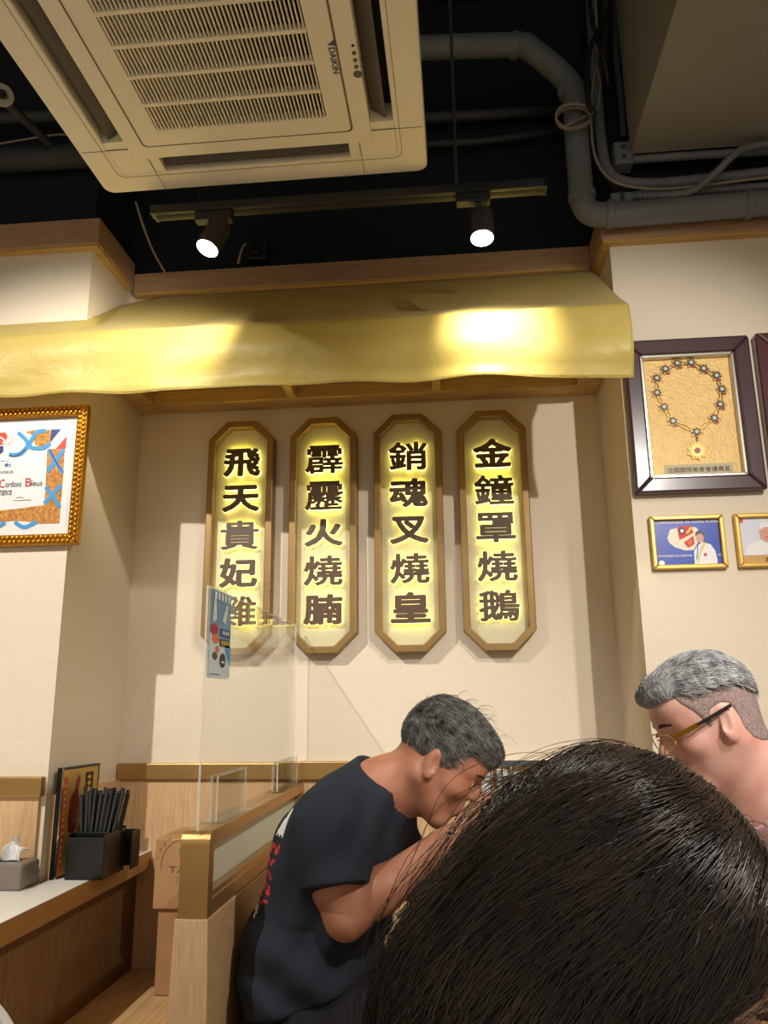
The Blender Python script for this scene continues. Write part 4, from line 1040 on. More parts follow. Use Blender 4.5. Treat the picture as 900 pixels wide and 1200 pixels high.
# white chair back peeping in at the counter
pc = PY(0, 1155, 1.0)
root = thing('white_chair', 'white moulded chair with rounded back in front of the counter', 'chair', (pc[0] - .18, 1.02, 0))
def shell():
    e = PY(31, 1198, 1.0); X1 = pc[0] + 0.04; hw = .21; cxs = X1 - hw
    pts = []
    for k in range(33):
        q = math.pi * k / 32; x = hw * math.copysign(abs(math.cos(q)) ** .7, math.cos(q)); z = .17 * abs(math.sin(q)) ** .7
        pts.append((cxs + x, pc[2] - .17 + .013 + z))
    pts += [(cxs - .19, .50), (cxs + .19, .50)]
    V = []; Fq = []
    return pts, cxs
pts, cxs = shell()
MB().prism([(x, 1.0 + .0 * x, z) for x, z in pts], (0, .016, 0)).build('backrest', mat('chair_white', (226, 222, 214), .4), root, bevel=.005, bseg=3)
MB().box(cxs - .20, cxs + .20, 0.60, 1.02, .44, .462).build('seat', MATS['chair_white'], root, bevel=.008, bseg=3)
MB().box(cxs - .19, cxs + .19, 1.0, 1.016, .455, .51).build('back_support', MATS['chair_white'], root)
for sx in (-1, 1):
    for yy in (.63, .99): MB().cyl((cxs + sx * .17, yy, .44), (cxs + sx * .19, yy, 0), .014, .011, 12).build('leg', black_matte, root)

# ================================================================== PEOPLE
# bodies are grown as one continuous surface from blended tapered limbs
def vnorm(v): return v / (np.linalg.norm(v) + 1e-12)
class Body:
    def __init__(s): s.ops = []
    def cap(s, a, b, ra, rb, k=0.02, sub=False):
        a, b = np.array(a, np.float32), np.array(b, np.float32)
        s.ops.append(('c', a, b, ra, rb, k, sub, (a + b) / 2, np.linalg.norm(b - a) / 2 + max(ra, rb)))
    def ell(s, c, r, R=None, k=0.02, sub=False):
        c = np.array(c, np.float32); r = np.array(r, np.float32); R = np.eye(3, dtype=np.float32) if R is None else np.array(R, np.float32)
        s.ops.append(('e', c, r, R, None, k, sub, c, r.max()))
    def __call__(s, p):
        d = np.full(len(p), 1.0, np.float32)
        for (t, A, B_, C_, D_, k, sub, bc, br) in s.ops:
            q = p - bc
            m = np.nonzero((q * q).sum(1) < (br + k + 0.07) ** 2)[0]
            if not len(m): continue
            pp = p[m]
            if t == 'c':
                ba = B_ - A; L2 = float(ba @ ba) + 1e-9; pa = pp - A
                h = np.clip(pa @ ba / L2, 0, 1)
                v = np.sqrt(((pa - h[:, None] * ba) ** 2).sum(1)) - (C_ + (D_ - C_) * h)
            else:
                q = (pp - A) @ C_
                k0 = np.sqrt(((q / B_) ** 2).sum(1)); k1 = np.sqrt(((q / (B_ * B_)) ** 2).sum(1)) + 1e-6
                v = k0 * (k0 - 1) / k1
            c = d[m]
            if sub:
                v = -v; h = np.clip(0.5 - 0.5 * (c - v) / k, 0, 1); d[m] = c + (v - c) * h + k * h * (1 - h)
            else:
                h = np.clip(0.5 + 0.5 * (c - v) / k, 0, 1); d[m] = c + (v - c) * h - k * h * (1 - h)
        return d
def surf(fn, lo, hi, h, cf=4):
    lo = np.array(lo, np.float32); hi = np.array(hi, np.float32)
    n = np.maximum(2, np.ceil((hi - lo) / (h * cf)).astype(int))
    H = h * cf
    g = [lo[i] + (np.arange(n[i]) + 0.5) * H - h / 2 for i in range(3)]
    cc = np.stack(np.meshgrid(*g, indexing='ij'), -1).reshape(-1, 3).astype(np.float32)
    dc = fn(cc).reshape(n)
    D = np.repeat(np.repeat(np.repeat(np.sign(dc).astype(np.float32) * H, cf, 0), cf, 1), cf, 2)
    blk = np.argwhere(np.abs(dc) < H * 1.35)
    off = np.stack(np.meshgrid(*[np.arange(cf)] * 3, indexing='ij'), -1).reshape(-1, 3)
    ii = (blk[:, None, :] * cf + off[None]).reshape(-1, 3)
    D[ii[:, 0], ii[:, 1], ii[:, 2]] = fn((lo + ii * h).astype(np.float32))
    S = D < 0
    dims = np.array(D.shape)
    cnt = np.zeros(dims - 1, np.int8)
    offs = [(a, b, c) for a in (0, 1) for b in (0, 1) for c in (0, 1)]
    for a, b, c in offs: cnt += S[a:dims[0] - 1 + a, b:dims[1] - 1 + b, c:dims[2] - 1 + c]
    cell = np.argwhere((cnt > 0) & (cnt < 8))
    vals = {o: D[cell[:, 0] + o[0], cell[:, 1] + o[1], cell[:, 2] + o[2]] for o in offs}
    acc = np.zeros((len(cell), 3)); num = np.zeros(len(cell))
    for o in offs:
        for ax in range(3):
            if o[ax]: continue
            o2 = list(o); o2[ax] = 1; va, vb = vals[o], vals[tuple(o2)]
            m = (va < 0) != (vb < 0)
            t = np.where(m, va / np.where(m, va - vb, 1), 0)
            for x in range(3): acc[:, x] += m * (o[x] + (t if x == ax else 0))
            num += m
    V = lo + (cell + acc / num[:, None]) * h
    vid = np.full(dims - 1, -1, np.int32); vid[cell[:, 0], cell[:, 1], cell[:, 2]] = np.arange(len(cell))
    Q = []
    for ax in range(3):
        a1, a2 = (ax + 1) % 3, (ax + 2) % 3
        sl0 = [slice(None)] * 3; sl1 = [slice(None)] * 3; sl0[ax] = slice(0, -1); sl1[ax] = slice(1, None)
        E_ = np.argwhere(S[tuple(sl0)] != S[tuple(sl1)])
        E_ = E_[(E_[:, a1] > 0) & (E_[:, a2] > 0) & (E_[:, a1] < dims[a1] - 1) & (E_[:, a2] < dims[a2] - 1)]
        def at(d1, d2):
            e = E_.copy(); e[:, a1] += d1; e[:, a2] += d2; return vid[e[:, 0], e[:, 1], e[:, 2]]
        q = np.stack([at(-1, -1), at(0, -1), at(0, 0), at(-1, 0)], 1)
        fl = ~S[E_[:, 0], E_[:, 1], E_[:, 2]]
        q[fl] = q[fl][:, ::-1]; Q.append(q)
    return V, np.concatenate(Q).astype(np.int32)

class Head:
    """local axes: f forward (face), l to the person's left, u up; origin at the middle of the head"""
    def __init__(s, o, fwd, up, sc=1.0):
        s.o = np.array(o, float); s.f = vnorm(np.array(fwd, float)); up = np.array(up, float)
        s.u = vnorm(up - s.f * (up @ s.f)); s.l = np.cross(s.u, s.f); s.sc = sc
        s.R = np.stack([s.f, s.l, s.u], 1)
    def w(s, x, y, z): return s.o + s.sc * (x * s.f + y * s.l + z * s.u)
    def local(s, p): return ((p - s.o.astype(np.float32)) @ s.R.astype(np.float32)) / s.sc
    def ell(s, B, c, r, tilt=0, k=0.02, sub=False, yaw=0):
        R = s.R
        if tilt:
            a = math.radians(tilt); T = np.array([[math.cos(a), 0, math.sin(a)], [0, 1, 0], [-math.sin(a), 0, math.cos(a)]]); R = s.R @ T
        if yaw:
            a = math.radians(yaw); T = np.array([[math.cos(a), -math.sin(a), 0], [math.sin(a), math.cos(a), 0], [0, 0, 1]]); R = R @ T
        B.ell(s.w(*c), np.array(r) * s.sc, R, k, sub)
    def cap(s, B, a, b, ra, rb, k=0.02, sub=False): B.cap(s.w(*a), s.w(*b), ra * s.sc, rb * s.sc, k, sub)
    def grow(s, B, female=False, mouth_open=0.0):
        s.ell(B, (-.012, 0, .035), (.100, .077, .086), k=.01)
        s.ell(B, (.030, 0, -.030), (.062, .060, .082), k=.035)
        s.ell(B, (.045, 0, .050), (.052, .060, .045), k=.03)
        for q in (-1, 1):
            s.cap(B, (-.012, q * .054, -.045), (.058, q * .020, -.100), .019, .017, .025)
            s.ell(B, (.056, q * .043, -.022), (.026, .020, .020), k=.02)
            s.cap(B, (.084, q * .012, .024), (.066, q * .046, .024), .010, .009, .014)
        s.cap(B, (.070, -.010, -.103), (.070, .010, -.103), .019, .019, .02)
        s.cap(B, (.088, 0, .018), (.110, 0, -.020), .0070, .0110, .010)
        for q in (-1, 1): s.cap(B, (.094, q * .008, -.024), (.088, q * .013, -.024), .0075, .0075, .007)
        s.ell(B, (.076, 0, -.060), (.022, .028, .026), k=.015)
        s.cap(B, (.096, -.012, -.0525), (.096, .012, -.0525), .0060, .0060, .006)
        s.cap(B, (.0935, -.012, -.0665), (.0935, .012, -.0665), .0065, .0065, .006)
        mo = .0016 + mouth_open
        s.cap(B, (.104, -.018, -.0595), (.104, .018, -.0595), mo + .001, mo + .001, .003, True)
        for q in (-1, 1):
            s.ell(B, (.096, q * .032, .006), (.014, .018, .012), k=.010, sub=True)
            s.ell(B, (.0745, q * .032, .005), (.0150, .0155, .0145), k=.004)
            s.cap(B, (.0915, q * .023, .003), (.0875, q * .042, .004), .0034, .0026, .002, True)
            s.ell(B, (-.010, q * .080, -.008), (.0185, .0075, .032), tilt=-14, k=.008, yaw=q * 18)
            s.ell(B, (-.003, q * .0885, -.003), (.0110, .0080, .0225), tilt=-14, k=.004, sub=True, yaw=q * 18)
            s.ell(B, (-.003, q * .081, -.034), (.0085, .006, .009), k=.006)
    def eyes(s, root):
        for q in (-1, 1):
            c = s.w(.0765, q * .032, .004)
            e = MB().ball(c, .0128 * s.sc, 14, 10).build('eyeball', eye_white, root, smooth=True)
            i = s.w(.0765 + .0095, q * .032, .004); MB().ball(i, .0052 * s.sc, 10, 8).build('iris', eye_dark, e, smooth=True)
    def brows(s, root, m):
        for q in (-1, 1):
            P = spline([s.w(.0985, q * .011, .0270), s.w(.0955, q * .028, .0310), s.w(.0820, q * .050, .0275)], 5)
            MB().tube(P, [.0022, .003, .0034, .0036, .0036, .0036, .0034, .003, .0026, .002, .0012], 8).build('eyebrow', m, root, smooth=True)

def hand(B, wrist, d, nrm, side, curl=35, sc=1.0, spread=6):
    """wrist point, pointing direction d, palm normal nrm (where the fingers curl to), side=+1 thumb on d x nrm"""
    d = vnorm(np.array(d, float)); nrm = np.array(nrm, float); nrm = vnorm(nrm - d * (nrm @ d)); t = np.cross(d, nrm) * side
    w = np.array(wrist, float)
    for k, (off, ln) in enumerate(((.030, .040), (.010, .045), (-.010, .041), (-.028, .033))):
        kn = w + d * (.088 - .006 * abs(k - 1)) * sc + t * off * sc
        B.cap(w + d * .018 * sc + t * off * .5 * sc, kn, .014 * sc, .0105 * sc, .012)
        p = kn; a = math.radians(curl * .6); base = d * math.cos(math.radians(spread * (1.5 - k))) + t * math.sin(math.radians(spread * (1.5 - k)))
        for j, (f, r0, r1) in enumerate(((1.0, .0095, .0088), (.62, .0088, .0080), (.5, .0080, .0068))):
            dd = base * math.cos(a) + nrm * math.sin(a); q = p + dd * ln * f * sc
            B.cap(p, q, r0 * sc, r1 * sc, .004); p = q; a += math.radians(curl)
    th = w + d * .025 * sc + t * .022 * sc; p = th
    for j, (ln, r0, r1, aa) in enumerate(((.040, .014, .0115, .15), (.032, .0105, .0095, .45), (.026, .0095, .0080, .75))):
        dd = vnorm(d * .75 + t * (.65 - .25 * j) + nrm * aa); q = p + dd * ln * sc; B.cap(p, q, r0 * sc, r1 * sc, .006); p = q

def tubes(P, rad, sides=3):
    """P (n,m,3) strand points, rad (m,) or (n,m) -> verts, quads"""
    n, m, _ = P.shape
    T = np.gradient(P, axis=1); T /= np.linalg.norm(T, axis=2, keepdims=True) + 1e-9
    a = np.zeros_like(T); a[..., 0] = .31; a[..., 1] = .87; a[..., 2] = .38
    N1 = np.cross(T, a); N1 /= np.linalg.norm(N1, axis=2, keepdims=True) + 1e-9; N2 = np.cross(T, N1)
    rad = np.broadcast_to(rad, (n, m))[..., None]
    ring = [P + rad * (math.cos(2 * math.pi * k / sides) * N1 + math.sin(2 * math.pi * k / sides) * N2) for k in range(sides)]
    V = np.stack(ring, 2).reshape(-1, 3)
    idx = np.arange(n * m * sides).reshape(n, m, sides)
    Q = np.stack([np.stack([idx[:, :-1, k], idx[:, :-1, (k + 1) % sides], idx[:, 1:, (k + 1) % sides], idx[:, 1:, k]], -1) for k in range(sides)], 2).reshape(-1, 4)
    return V, Q
def grad(fn, p, e=.003):
    g = np.stack([fn(p + np.array(v, np.float32) * e) - fn(p - np.array(v, np.float32) * e) for v in ((1, 0, 0), (0, 1, 0), (0, 0, 1))], 1)
    return g / (np.linalg.norm(g, axis=1, keepdims=True) + 1e-9)
def comb(fn, roots, flow, steps, ds, off0, off1, jit=0.15):
    """strands that follow the surface of fn along the flow direction"""
    p = roots.astype(np.float32).copy(); n = len(p); out = [p.copy()]
    ph = rng.uniform(0, 6.28, n); jv = rng.normal(0, jit, (n, 3)).astype(np.float32)
    ds = np.broadcast_to(ds, (n,)).astype(np.float32); off1 = np.broadcast_to(off1, (n,)); off0 = np.broadcast_to(off0, (n,))
    prev = None
    for i in range(1, steps):
        t = i / (steps - 1)
        g = grad(fn, p); v = flow(p, t) + jv * (0.5 + t) + 0.10 * np.stack([np.sin(ph + t * 7), np.cos(ph * 1.3 + t * 6), np.sin(ph * 2.1 + t * 5)], 1) * jit * 5
        v = v - g * (v * g).sum(1, keepdims=True)
        v /= np.linalg.norm(v, axis=1, keepdims=True) + 1e-6
        if prev is not None: v = 0.5 * v + 0.5 * prev; v /= np.linalg.norm(v, axis=1, keepdims=True) + 1e-6
        prev = v
        p = (p + v * ds[:, None]).astype(np.float32)
        g = grad(fn, p); d = fn(p); tgt = off0 + (off1 - off0) * t
        p = (p - g * (d - tgt)[:, None]).astype(np.float32); out.append(p.copy())
    return np.stack(out, 1)

def polysd(P, poly):
    """signed distance of 2-D points to a polygon"""
    poly = np.array(poly, np.float32); n = len(poly); d = np.full(len(P), 1e9, np.float32); inside = np.zeros(len(P), bool)
    for i in range(n):
        a, b = poly[i], poly[(i + 1) % n]; e = b - a; w = P - a
        t = np.clip((w @ e) / (e @ e), 0, 1); d = np.minimum(d, ((w - t[:, None] * e) ** 2).sum(1))
        c = ((a[1] <= P[:, 1]) != (b[1] <= P[:, 1])) & (P[:, 0] < (b[0] - a[0]) * (P[:, 1] - a[1]) / (b[1] - a[1] + 1e-12) + a[0])
        inside ^= c
    return np.where(inside, -1, 1) * np.sqrt(d)
def smax(a, b, k):
    h = np.clip(0.5 - 0.5 * (b - a) / k, 0, 1); return b + (a - b) * h + k * h * (1 - h)

def torso(B, pelvis, belly, chest, neck, sh_r, sh_l, wide=1.0, thick=1.0, grow=0.0):
    p, b, c, n = [np.array(v, float) for v in (pelvis, belly, chest, neck)]
    lat = vnorm(np.array(sh_l, float) - np.array(sh_r, float))
    g = grow
    for s in (-1, 1):
        B.cap(p + lat * s * .085 * wide, b + lat * s * .072 * wide, .098 * thick + g, .098 * thick + g, .06)
        B.cap(b + lat * s * .072 * wide, c + lat * s * .085 * wide, .098 * thick + g, .092 * thick + g, .06)
        sh = np.array(sh_l if s > 0 else sh_r, float)
        B.cap(c + lat * s * .085 * wide, sh, .088 * thick + g, .055 + g, .05)
        B.cap(n - (n - c) * .12, sh, .046 + g, .050 + g, .05)
    B.cap(p, c, .10 * thick + g, .10 * thick + g, .06)
def limb(B, pts, radii, k=.02):
    for i in range(len(pts) - 1): B.cap(pts[i], pts[i + 1], radii[i], radii[i + 1], k)

# ------------------------------------------------------------------ diner in the navy shirt
def man_navy():
    root = thing('person', 'person in black T-shirt leaning over the table with back to the booth partition', 'person', (-0.30, 1.75, 0.45))
    hd = Head((-0.050, 1.715, 1.056), (math.cos(math.radians(-37)), -0.04, math.sin(math.radians(-37))), (0.6, 0.0, 0.8), 0.91)
    B = Body()
    pel, bel, che, nek = (-0.315, 1.75, .555), (-0.315, 1.75, .70), (-0.262, 1.75, .895), (-0.172, 1.735, .998)
    shr, shl = (-0.258, 1.595, .935), (-0.205, 1.905, .945)
    torso(B, pel, bel, che, nek, shr, shl, 1.0, 0.92)
    B.cap((-0.25, 1.745, .955), (-0.185, 1.735, 1.000), .062, .052, .04)
    el_r, wr_r = (-0.228, 1.575, .790), (-0.040, 1.615, .918)
    el_l, wr_l = (-0.12, 1.93, .775), (0.03, 1.80, .885)
    limb(B, [shr, (-0.25, 1.58, .85), el_r], [.055, .046, .037], .02)
    limb(B, [el_r, tuple(np.array(el_r) * .65 + np.array(wr_r) * .35), wr_r], [.037, .038, .025], .02)
    limb(B, [shl, el_l, tuple(np.array(el_l) * .65 + np.array(wr_l) * .35), wr_l], [.055, .038, .038, .025], .02)
    dr = vnorm(np.array(wr_r) - np.array(el_r)); dl = vnorm(np.array(wr_l) - np.array(el_l))
    hand(B, wr_r, dr + np.array([.9, .25, -.45]), (0.1, .75, .1), 1, 34)
    hand(B, wr_l, dl + np.array([.7, -.1, -.5]), (0.1, -.8, 0), -1, 34)
    hd.grow(B)
    B.cap(hd.w(-.030, 0, -.035), nek, .053, .060, .03)
    for q in (-1, 1): B.cap(hd.w(-.022, q * .052, -.050), np.array(nek) + np.array([.050, q * .018, -.035]), .012, .012, .018)
    B.cap(hd.w(.02, 0, -.085), np.array(nek) + np.array([.04, 0, -.02]), .026, .030, .03)
    for s, sh in ((-1, .0), (1, 0)):
        hip = np.array(pel) + np.array([.02, s * .09, -.03]); kn = np.array([.10, 1.75 + s * .115, .525]); an = np.array([.10, 1.75 + s * .12, .09])
        limb(B, [hip, kn], [.088, .058], .03); limb(B, [kn, (.09, 1.75 + s * .115, .36), an], [.058, .054, .036], .02)
        B.cap(an + np.array([-.03, 0, -.045]), an + np.array([.15, s * .02, -.055]), .036, .028, .02)
    V, Q = surf(B, (-.50, 1.44, .0), (.28, 2.06, 1.22), .0036)
    place('body', V, Q, skin1, root, smooth=True)
    hd.eyes(root); hd.brows(root, hair_under)
    # T-shirt
    S = Body()
    torso(S, (-0.318, 1.75, .56), (-0.318, 1.75, .70), che, nek, shr, shl, 1.05, 0.95, .014)
    S.cap((-0.320, 1.75, .55), (-0.325, 1.75, .70), .118, .122, .05)
    S.cap((-0.252, 1.745, .955), (-0.190, 1.735, 1.006), .074, .066, .04)
    se_r = np.array([-0.247, 1.566, .852]); se_l = np.array([-0.165, 1.935, .84])
    SL = []
    for a_, b_ in ((shr, se_r), (shl, se_l)):
        q_ = Body(); q_.cap(a_, b_, .072, .062, .02); q_.cap(b_, b_ + (b_ - np.array(a_)) * .4, .062, .058, .02)
        SL.append((q_, vnorm(b_ - np.array(a_)).astype(np.float32), b_.astype(np.float32)))
    nk = np.array(nek); axn = vnorm(hd.w(-.030, 0, -.035) - nk); axn = vnorm(axn + np.array([-.35, 0, .35]))
    def shirt(p):
        d = S(p)
        x, y, z = p[:, 0], p[:, 1], p[:, 2]
        low = np.clip((.80 - z) / .16, 0, 1)
        for q_, ax, b_ in SL:
            e = q_(p); e = smax(e, (p - b_) @ ax - .012, .004)
            h = np.clip(.5 + .5 * (d - e) / .03, 0, 1); d = d + (e - d) * h - .03 * h * (1 - h)
        d = d + .0085 * np.sin(z * 62 + x * 26 + 1.7 * np.sin(y * 19 + x * 12)) * low + .0042 * np.sin(x * 60 - z * 41 + y * 24) * np.sin(z * 17 + 1) + .0020 * np.sin(y * 70 + z * 30)
        d = smax(d, (.600 + .30 * (x + .42)) - z, .006)
        rel = p - nk.astype(np.float32); h = rel @ axn.astype(np.float32)
        rad = np.sqrt(np.maximum(0, (rel * rel).sum(1) - h * h))
        d = smax(d, -np.maximum(rad - .068, -h - .006), .004)
        d = smax(d, h - .030, .006)
        return d
    V, Q = surf(shirt, (-.52, 1.44, .52), (.06, 2.06, 1.12), .0045)
    fc = V[Q].mean(1)
    mi = np.zeros(len(Q), int)
    # print on the back: white strokes at top and foot, red lettering between
    back = (fc[:, 0] < -.30) & (fc[:, 1] > 1.60) & (fc[:, 1] < 1.86)
    zz = fc[:, 2]; yy = fc[:, 1]
    mi[back & (zz > .925) & (zz < .975) & (np.sin(yy * 95 + zz * 40) > -.2)] = 2
    mi[back & (zz > .80) & (zz < .915) & (np.sin(zz * 260) > -.4) & (np.sin(yy * 210 + np.floor(zz * 41) * 2) > -.1)] = 1
    mi[back & (zz > .775) & (zz < .795) & (np.sin(yy * 120) > -.3)] = 2
    sh = place('t_shirt', V, Q, [shirt_navy, red_print, white_print], root, smooth=True, mi=mi)
    # ribbed collar and hems
    e1 = vnorm(np.cross(axn, (0, 1, 0))); e2 = np.cross(axn, e1)
    # shorts
    T = Body(); 
    T.cap((-0.322, 1.68, .55), (-0.322, 1.82, .55), .125, .125, .03); T.cap((-0.315, 1.68, .66), (-0.315, 1.82, .66), .108, .108, .03)
    T.cap((-0.275, 1.69, .60), (-0.275, 1.81, .60), .108, .108, .03)
    for s in (-1, 1): T.cap((-0.30, 1.75 + s * .09, .548), (.06, 1.75 + s * .115, .528), .104, .080, .04)
    def shorts(p): return smax(T(p) + .003 * np.sin(p[:, 0] * 60 + p[:, 2] * 50), .4515 - p[:, 2], .01)
    V, Q = surf(shorts, (-.47, 1.5, .42), (.16, 2.0, .80), .007)
    place('shorts', V, Q, shorts_dark, root, smooth=True)
    # hair
    prof_ = [(.125, .078), (.098, .070), (.078, .066), (.050, .050), (.034, .022), (.026, -.026), (.010, -.028), (.008, .020), (-.030, .026), (-.036, -.030), (-.070, -.052), (-.14, -.05), (-.15, .17), (.13, .17)]
    HB = Body(); hd.ell(HB, (-.014, 0, .039), (.106, .082, .089), k=.01); hd.ell(HB, (.052, 0, .082), (.056, .060, .036), k=.03); hd.ell(HB, (-.02, 0, .085), (.075, .066, .048), k=.03)
    def hairf(p):
        d = HB(p); L = hd.local(p)
        m = d < .05
        out = d.copy()
        if m.any(): out[m] = smax(d[m], polysd(L[m][:, [0, 2]], prof_) * hd.sc, .006) + .0022 * np.sin(L[m][:, 0] * 190 + 3 * np.sin(L[m][:, 1] * 60)) * np.sin(L[m][:, 2] * 120 + L[m][:, 1] * 90)
        return out
    c = hd.o
    V, Q = surf(hairf, c - .17, c + .17, .0034)
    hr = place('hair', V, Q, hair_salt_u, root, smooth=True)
    nn = grad(HB, V.astype(np.float32)); sel = rng.choice(len(V), 5200); R = V[sel]
    fwd = hd.f.astype(np.float32); up = hd.u.astype(np.float32)
    def flow(p, t):
        L = hd.local(p); top = np.clip(L[:, 2:3] / .06, -1, 1)
        return fwd[None] * (0.55 + .5 * top) - up[None] * (0.65 - .55 * np.maximum(top, 0)) + .2 * np.sign(L[:, 1:2]) * hd.l.astype(np.float32)[None]
    Ls = hd.local(R.astype(np.float32)); topness = np.clip(Ls[:, 2] / .09, 0, 1)
    P = comb(HB, R, flow, 9, .0022 + .0022 * topness, 0.0, .002 + .006 * topness * rng.random(len(R)), .25)
    V, Q = tubes(P, np.linspace(.0008, .0003, 9)[None])
    o = place('strands', V, Q, hair_salt, hr, smooth=True); o['kind'] = 'stuff'
    # a few unruly locks standing off the crown
    k = np.nonzero((Ls[:, 2] > .10) & (Ls[:, 0] > -.05))[0]; k = rng.choice(k, 34); P = []
    for i in k:
        b = R[i]; L_ = rng.uniform(.012, .030); a = rng.normal(0, .35, 3)
        ctrl = [b, b + up * L_ * .55 + a * .006, b + up * L_ * .85 + fwd * L_ * .5 + a * .018, b + up * L_ * .6 + fwd * L_ * 1.1 + a * .03]
        s_ = spline(ctrl, 3); P.append(s_[:9])
    V, Q = tubes(np.array(P), np.linspace(.0007, .0002, 9)[None]); o = place('loose_strands', V, Q, hair_salt, hr, smooth=True); o['kind'] = 'stuff'
man_navy()

# ------------------------------------------------------------------ diner in the pink shirt
def man_pink():
    root = thing('person', 'person in pink T-shirt and glasses facing the booth partition', 'person', (0.70, 1.5, 0.45))
    a_ = math.radians(-23); hd = Head((0.434, 1.50, 1.139), (-math.cos(a_), -0.05, math.sin(a_)), (-.4, 0, .9), .875)
    B = Body()
    pel, bel, che, nek = (0.715, 1.50, .56), (0.70, 1.50, .70), (0.612, 1.52, .88), (0.524, 1.512, .992)
    shr, shl = (0.592, 1.69, .93), (0.592, 1.36, .925)
    torso(B, pel, bel, che, nek, shr, shl, 1.0, 0.98)
    el_r, wr_r = (0.50, 1.70, .775), (0.34, 1.62, .785)
    el_l, wr_l = (0.50, 1.30, .775), (0.36, 1.38, .785)
    for sh, e, w_ in ((shr, el_r, wr_r), (shl, el_l, wr_l)):
        limb(B, [sh, e], [.055, .038]); limb(B, [e, tuple(np.array(e) * .65 + np.array(w_) * .35), w_], [.038, .037, .025])
    hand(B, wr_r, (-.9, -.4, -.1), (0, 0, -1), 1, 22, .95); hand(B, wr_l, (-.9, .4, -.1), (0, 0, -1), -1, 22, .95)
    hd.grow(B, mouth_open=.003)
    B.cap(hd.w(-.030, 0, -.035), nek, .056, .064, .03)
    for q in (-1, 1): B.cap(hd.w(-.025, q * .052, -.055), np.array(nek) + np.array([-.045, -q * .018, -.030]), .012, .012, .018)
    B.cap(hd.w(.015, 0, -.085), np.array(nek) + np.array([-.035, 0, -.02]), .030, .034, .03)
    for s in (-1, 1):
        hip = np.array(pel) + np.array([-.02, s * .09, -.03]); kn = np.array([.44, 1.5 + s * .11, .525]); an = np.array([.46, 1.5 + s * .12, .09])
        limb(B, [hip, kn], [.088, .058], .03); limb(B, [kn, an], [.058, .036], .02)
        B.cap(an + np.array([.03, 0, -.045]), an + np.array([-.15, s * .02, -.055]), .036, .028, .02)
    V, Q = surf(B, (.12, 1.16, .0), (.90, 1.88, 1.28), .0036)
    place('body', V, Q, skin2, root, smooth=True)
    hd.eyes(root); hd.brows(root, mat('brow_dark', (48, 40, 38), .7))
    pass
    S = Body(); torso(S, (0.72, 1.50, .585), (0.705, 1.50, .70), che, nek, shr, shl, 1.05, 1.0, .013)
    se = [np.array([0.555, 1.69, .84]), np.array([0.555, 1.305, .84])]
    S.cap(shr, se[0], .074, .066, .03); S.cap(shl, se[1], .074, .066, .03)
    nk = np.array(nek); axn = vnorm(hd.w(-.030, 0, -.035) - nk)
    def shirt(p):
        d = S(p); x, y, z = p[:, 0], p[:, 1], p[:, 2]
        d = d + .0025 * np.sin(x * 50 - z * 41 + y * 24) + .002 * np.sin(y * 60 + z * 30)
        d = smax(d, .56 - z, .006)
        for a, b in ((shr, se[0]), (shl, se[1])):
            ax = vnorm(np.array(b) - np.array(a)); t = (p - np.array(b, np.float32)) @ ax.astype(np.float32)
            near = (((p - np.array(b, np.float32)) ** 2).sum(1) < .10 ** 2) & ((y > 1.62) if b[1] > 1.5 else (y < 1.38))
            d = np.where(near, smax(d, t - .012, .004), d)
        rel = p - (nk + axn * .002).astype(np.float32); h = rel @ axn.astype(np.float32)
        rad = np.sqrt(np.maximum(0, (rel * rel).sum(1) - h * h))
        d = smax(d, -np.maximum(rad - .074, -h - .004), .004); d = smax(d, h - .024, .006)
        return d
    V, Q = surf(shirt, (.40, 1.16, .52), (.92, 1.86, 1.12), .0045)
    place('t_shirt', V, Q, shirt_pink, root, smooth=True)
    T = Body()
    T.cap((0.72, 1.45, .555), (0.72, 1.55, .555), .12, .12, .03)
    for s in (-1, 1): T.cap((0.70, 1.5 + s * .09, .545), (.46, 1.5 + s * .11, .528), .10, .072, .04); T.cap((.45, 1.5 + s * .11, .50), (.46, 1.5 + s * .12, .10), .072, .055, .03)
    def pants(p): return smax(T(p), np.where(p[:, 0] > .535, .4515 - p[:, 2], -1), .008)
    V, Q = surf(pants, (.33, 1.3, .02), (.88, 1.72, .72), .008)
    place('trousers', V, Q, mat('trouser_grey', (60, 60, 66), .9), root, smooth=True)
    # faded sides
    prof_s = [(.060, .078), (.054, .058), (.042, .040), (.032, .020), (.028, .006), (.025, -.004), (.016, -.004), (.013, .012), (.008, .026), (-.012, .030), (-.030, .024), (-.036, .0), (-.036, -.030), (-.042, -.052), (-.060, -.068), (-.090, -.080), (-.16, -.085), (-.17, .13), (.06, .13)]
    HS = Body(); hd.ell(HS, (-.0125, 0, .036), (.1025, .0795, .0875), k=.01); hd.cap(HS, (-.032, 0, -.035), (-.060, 0, -.085), .0660, .0680, .02)
    prof_t = [(.130, .084), (.098, .080), (.070, .074), (.040, .070), (.010, .070), (-.040, .064), (-.080, .034), (-.15, .004), (-.15, .17), (.13, .17)]
    HT = Body(); hd.ell(HT, (-.012, 0, .041), (.106, .082, .087), k=.01); hd.ell(HT, (.064, 0, .090), (.042, .056, .024), k=.025); hd.ell(HT, (.0, 0, .090), (.070, .062, .036), k=.03)
    def mk(Bd, pr, amp):
        def f(p):
            d = Bd(p); out = d.copy(); m = d < .05
            if m.any():
                L = hd.local(p[m]); out[m] = smax(d[m], polysd(L[:, [0, 2]], pr) * hd.sc, .005) + amp * np.sin(L[:, 1] * 210 + L[:, 0] * 40) * np.sin(L[:, 2] * 90 + L[:, 0] * 60)
            return out
        return f
    c = hd.o
    V, Q = surf(mk(lambda p: B(p) - .0018, prof_s, 0), c - .16, c + .16, .0034); place('faded_hair', V, Q, hair_fade, root, smooth=True)
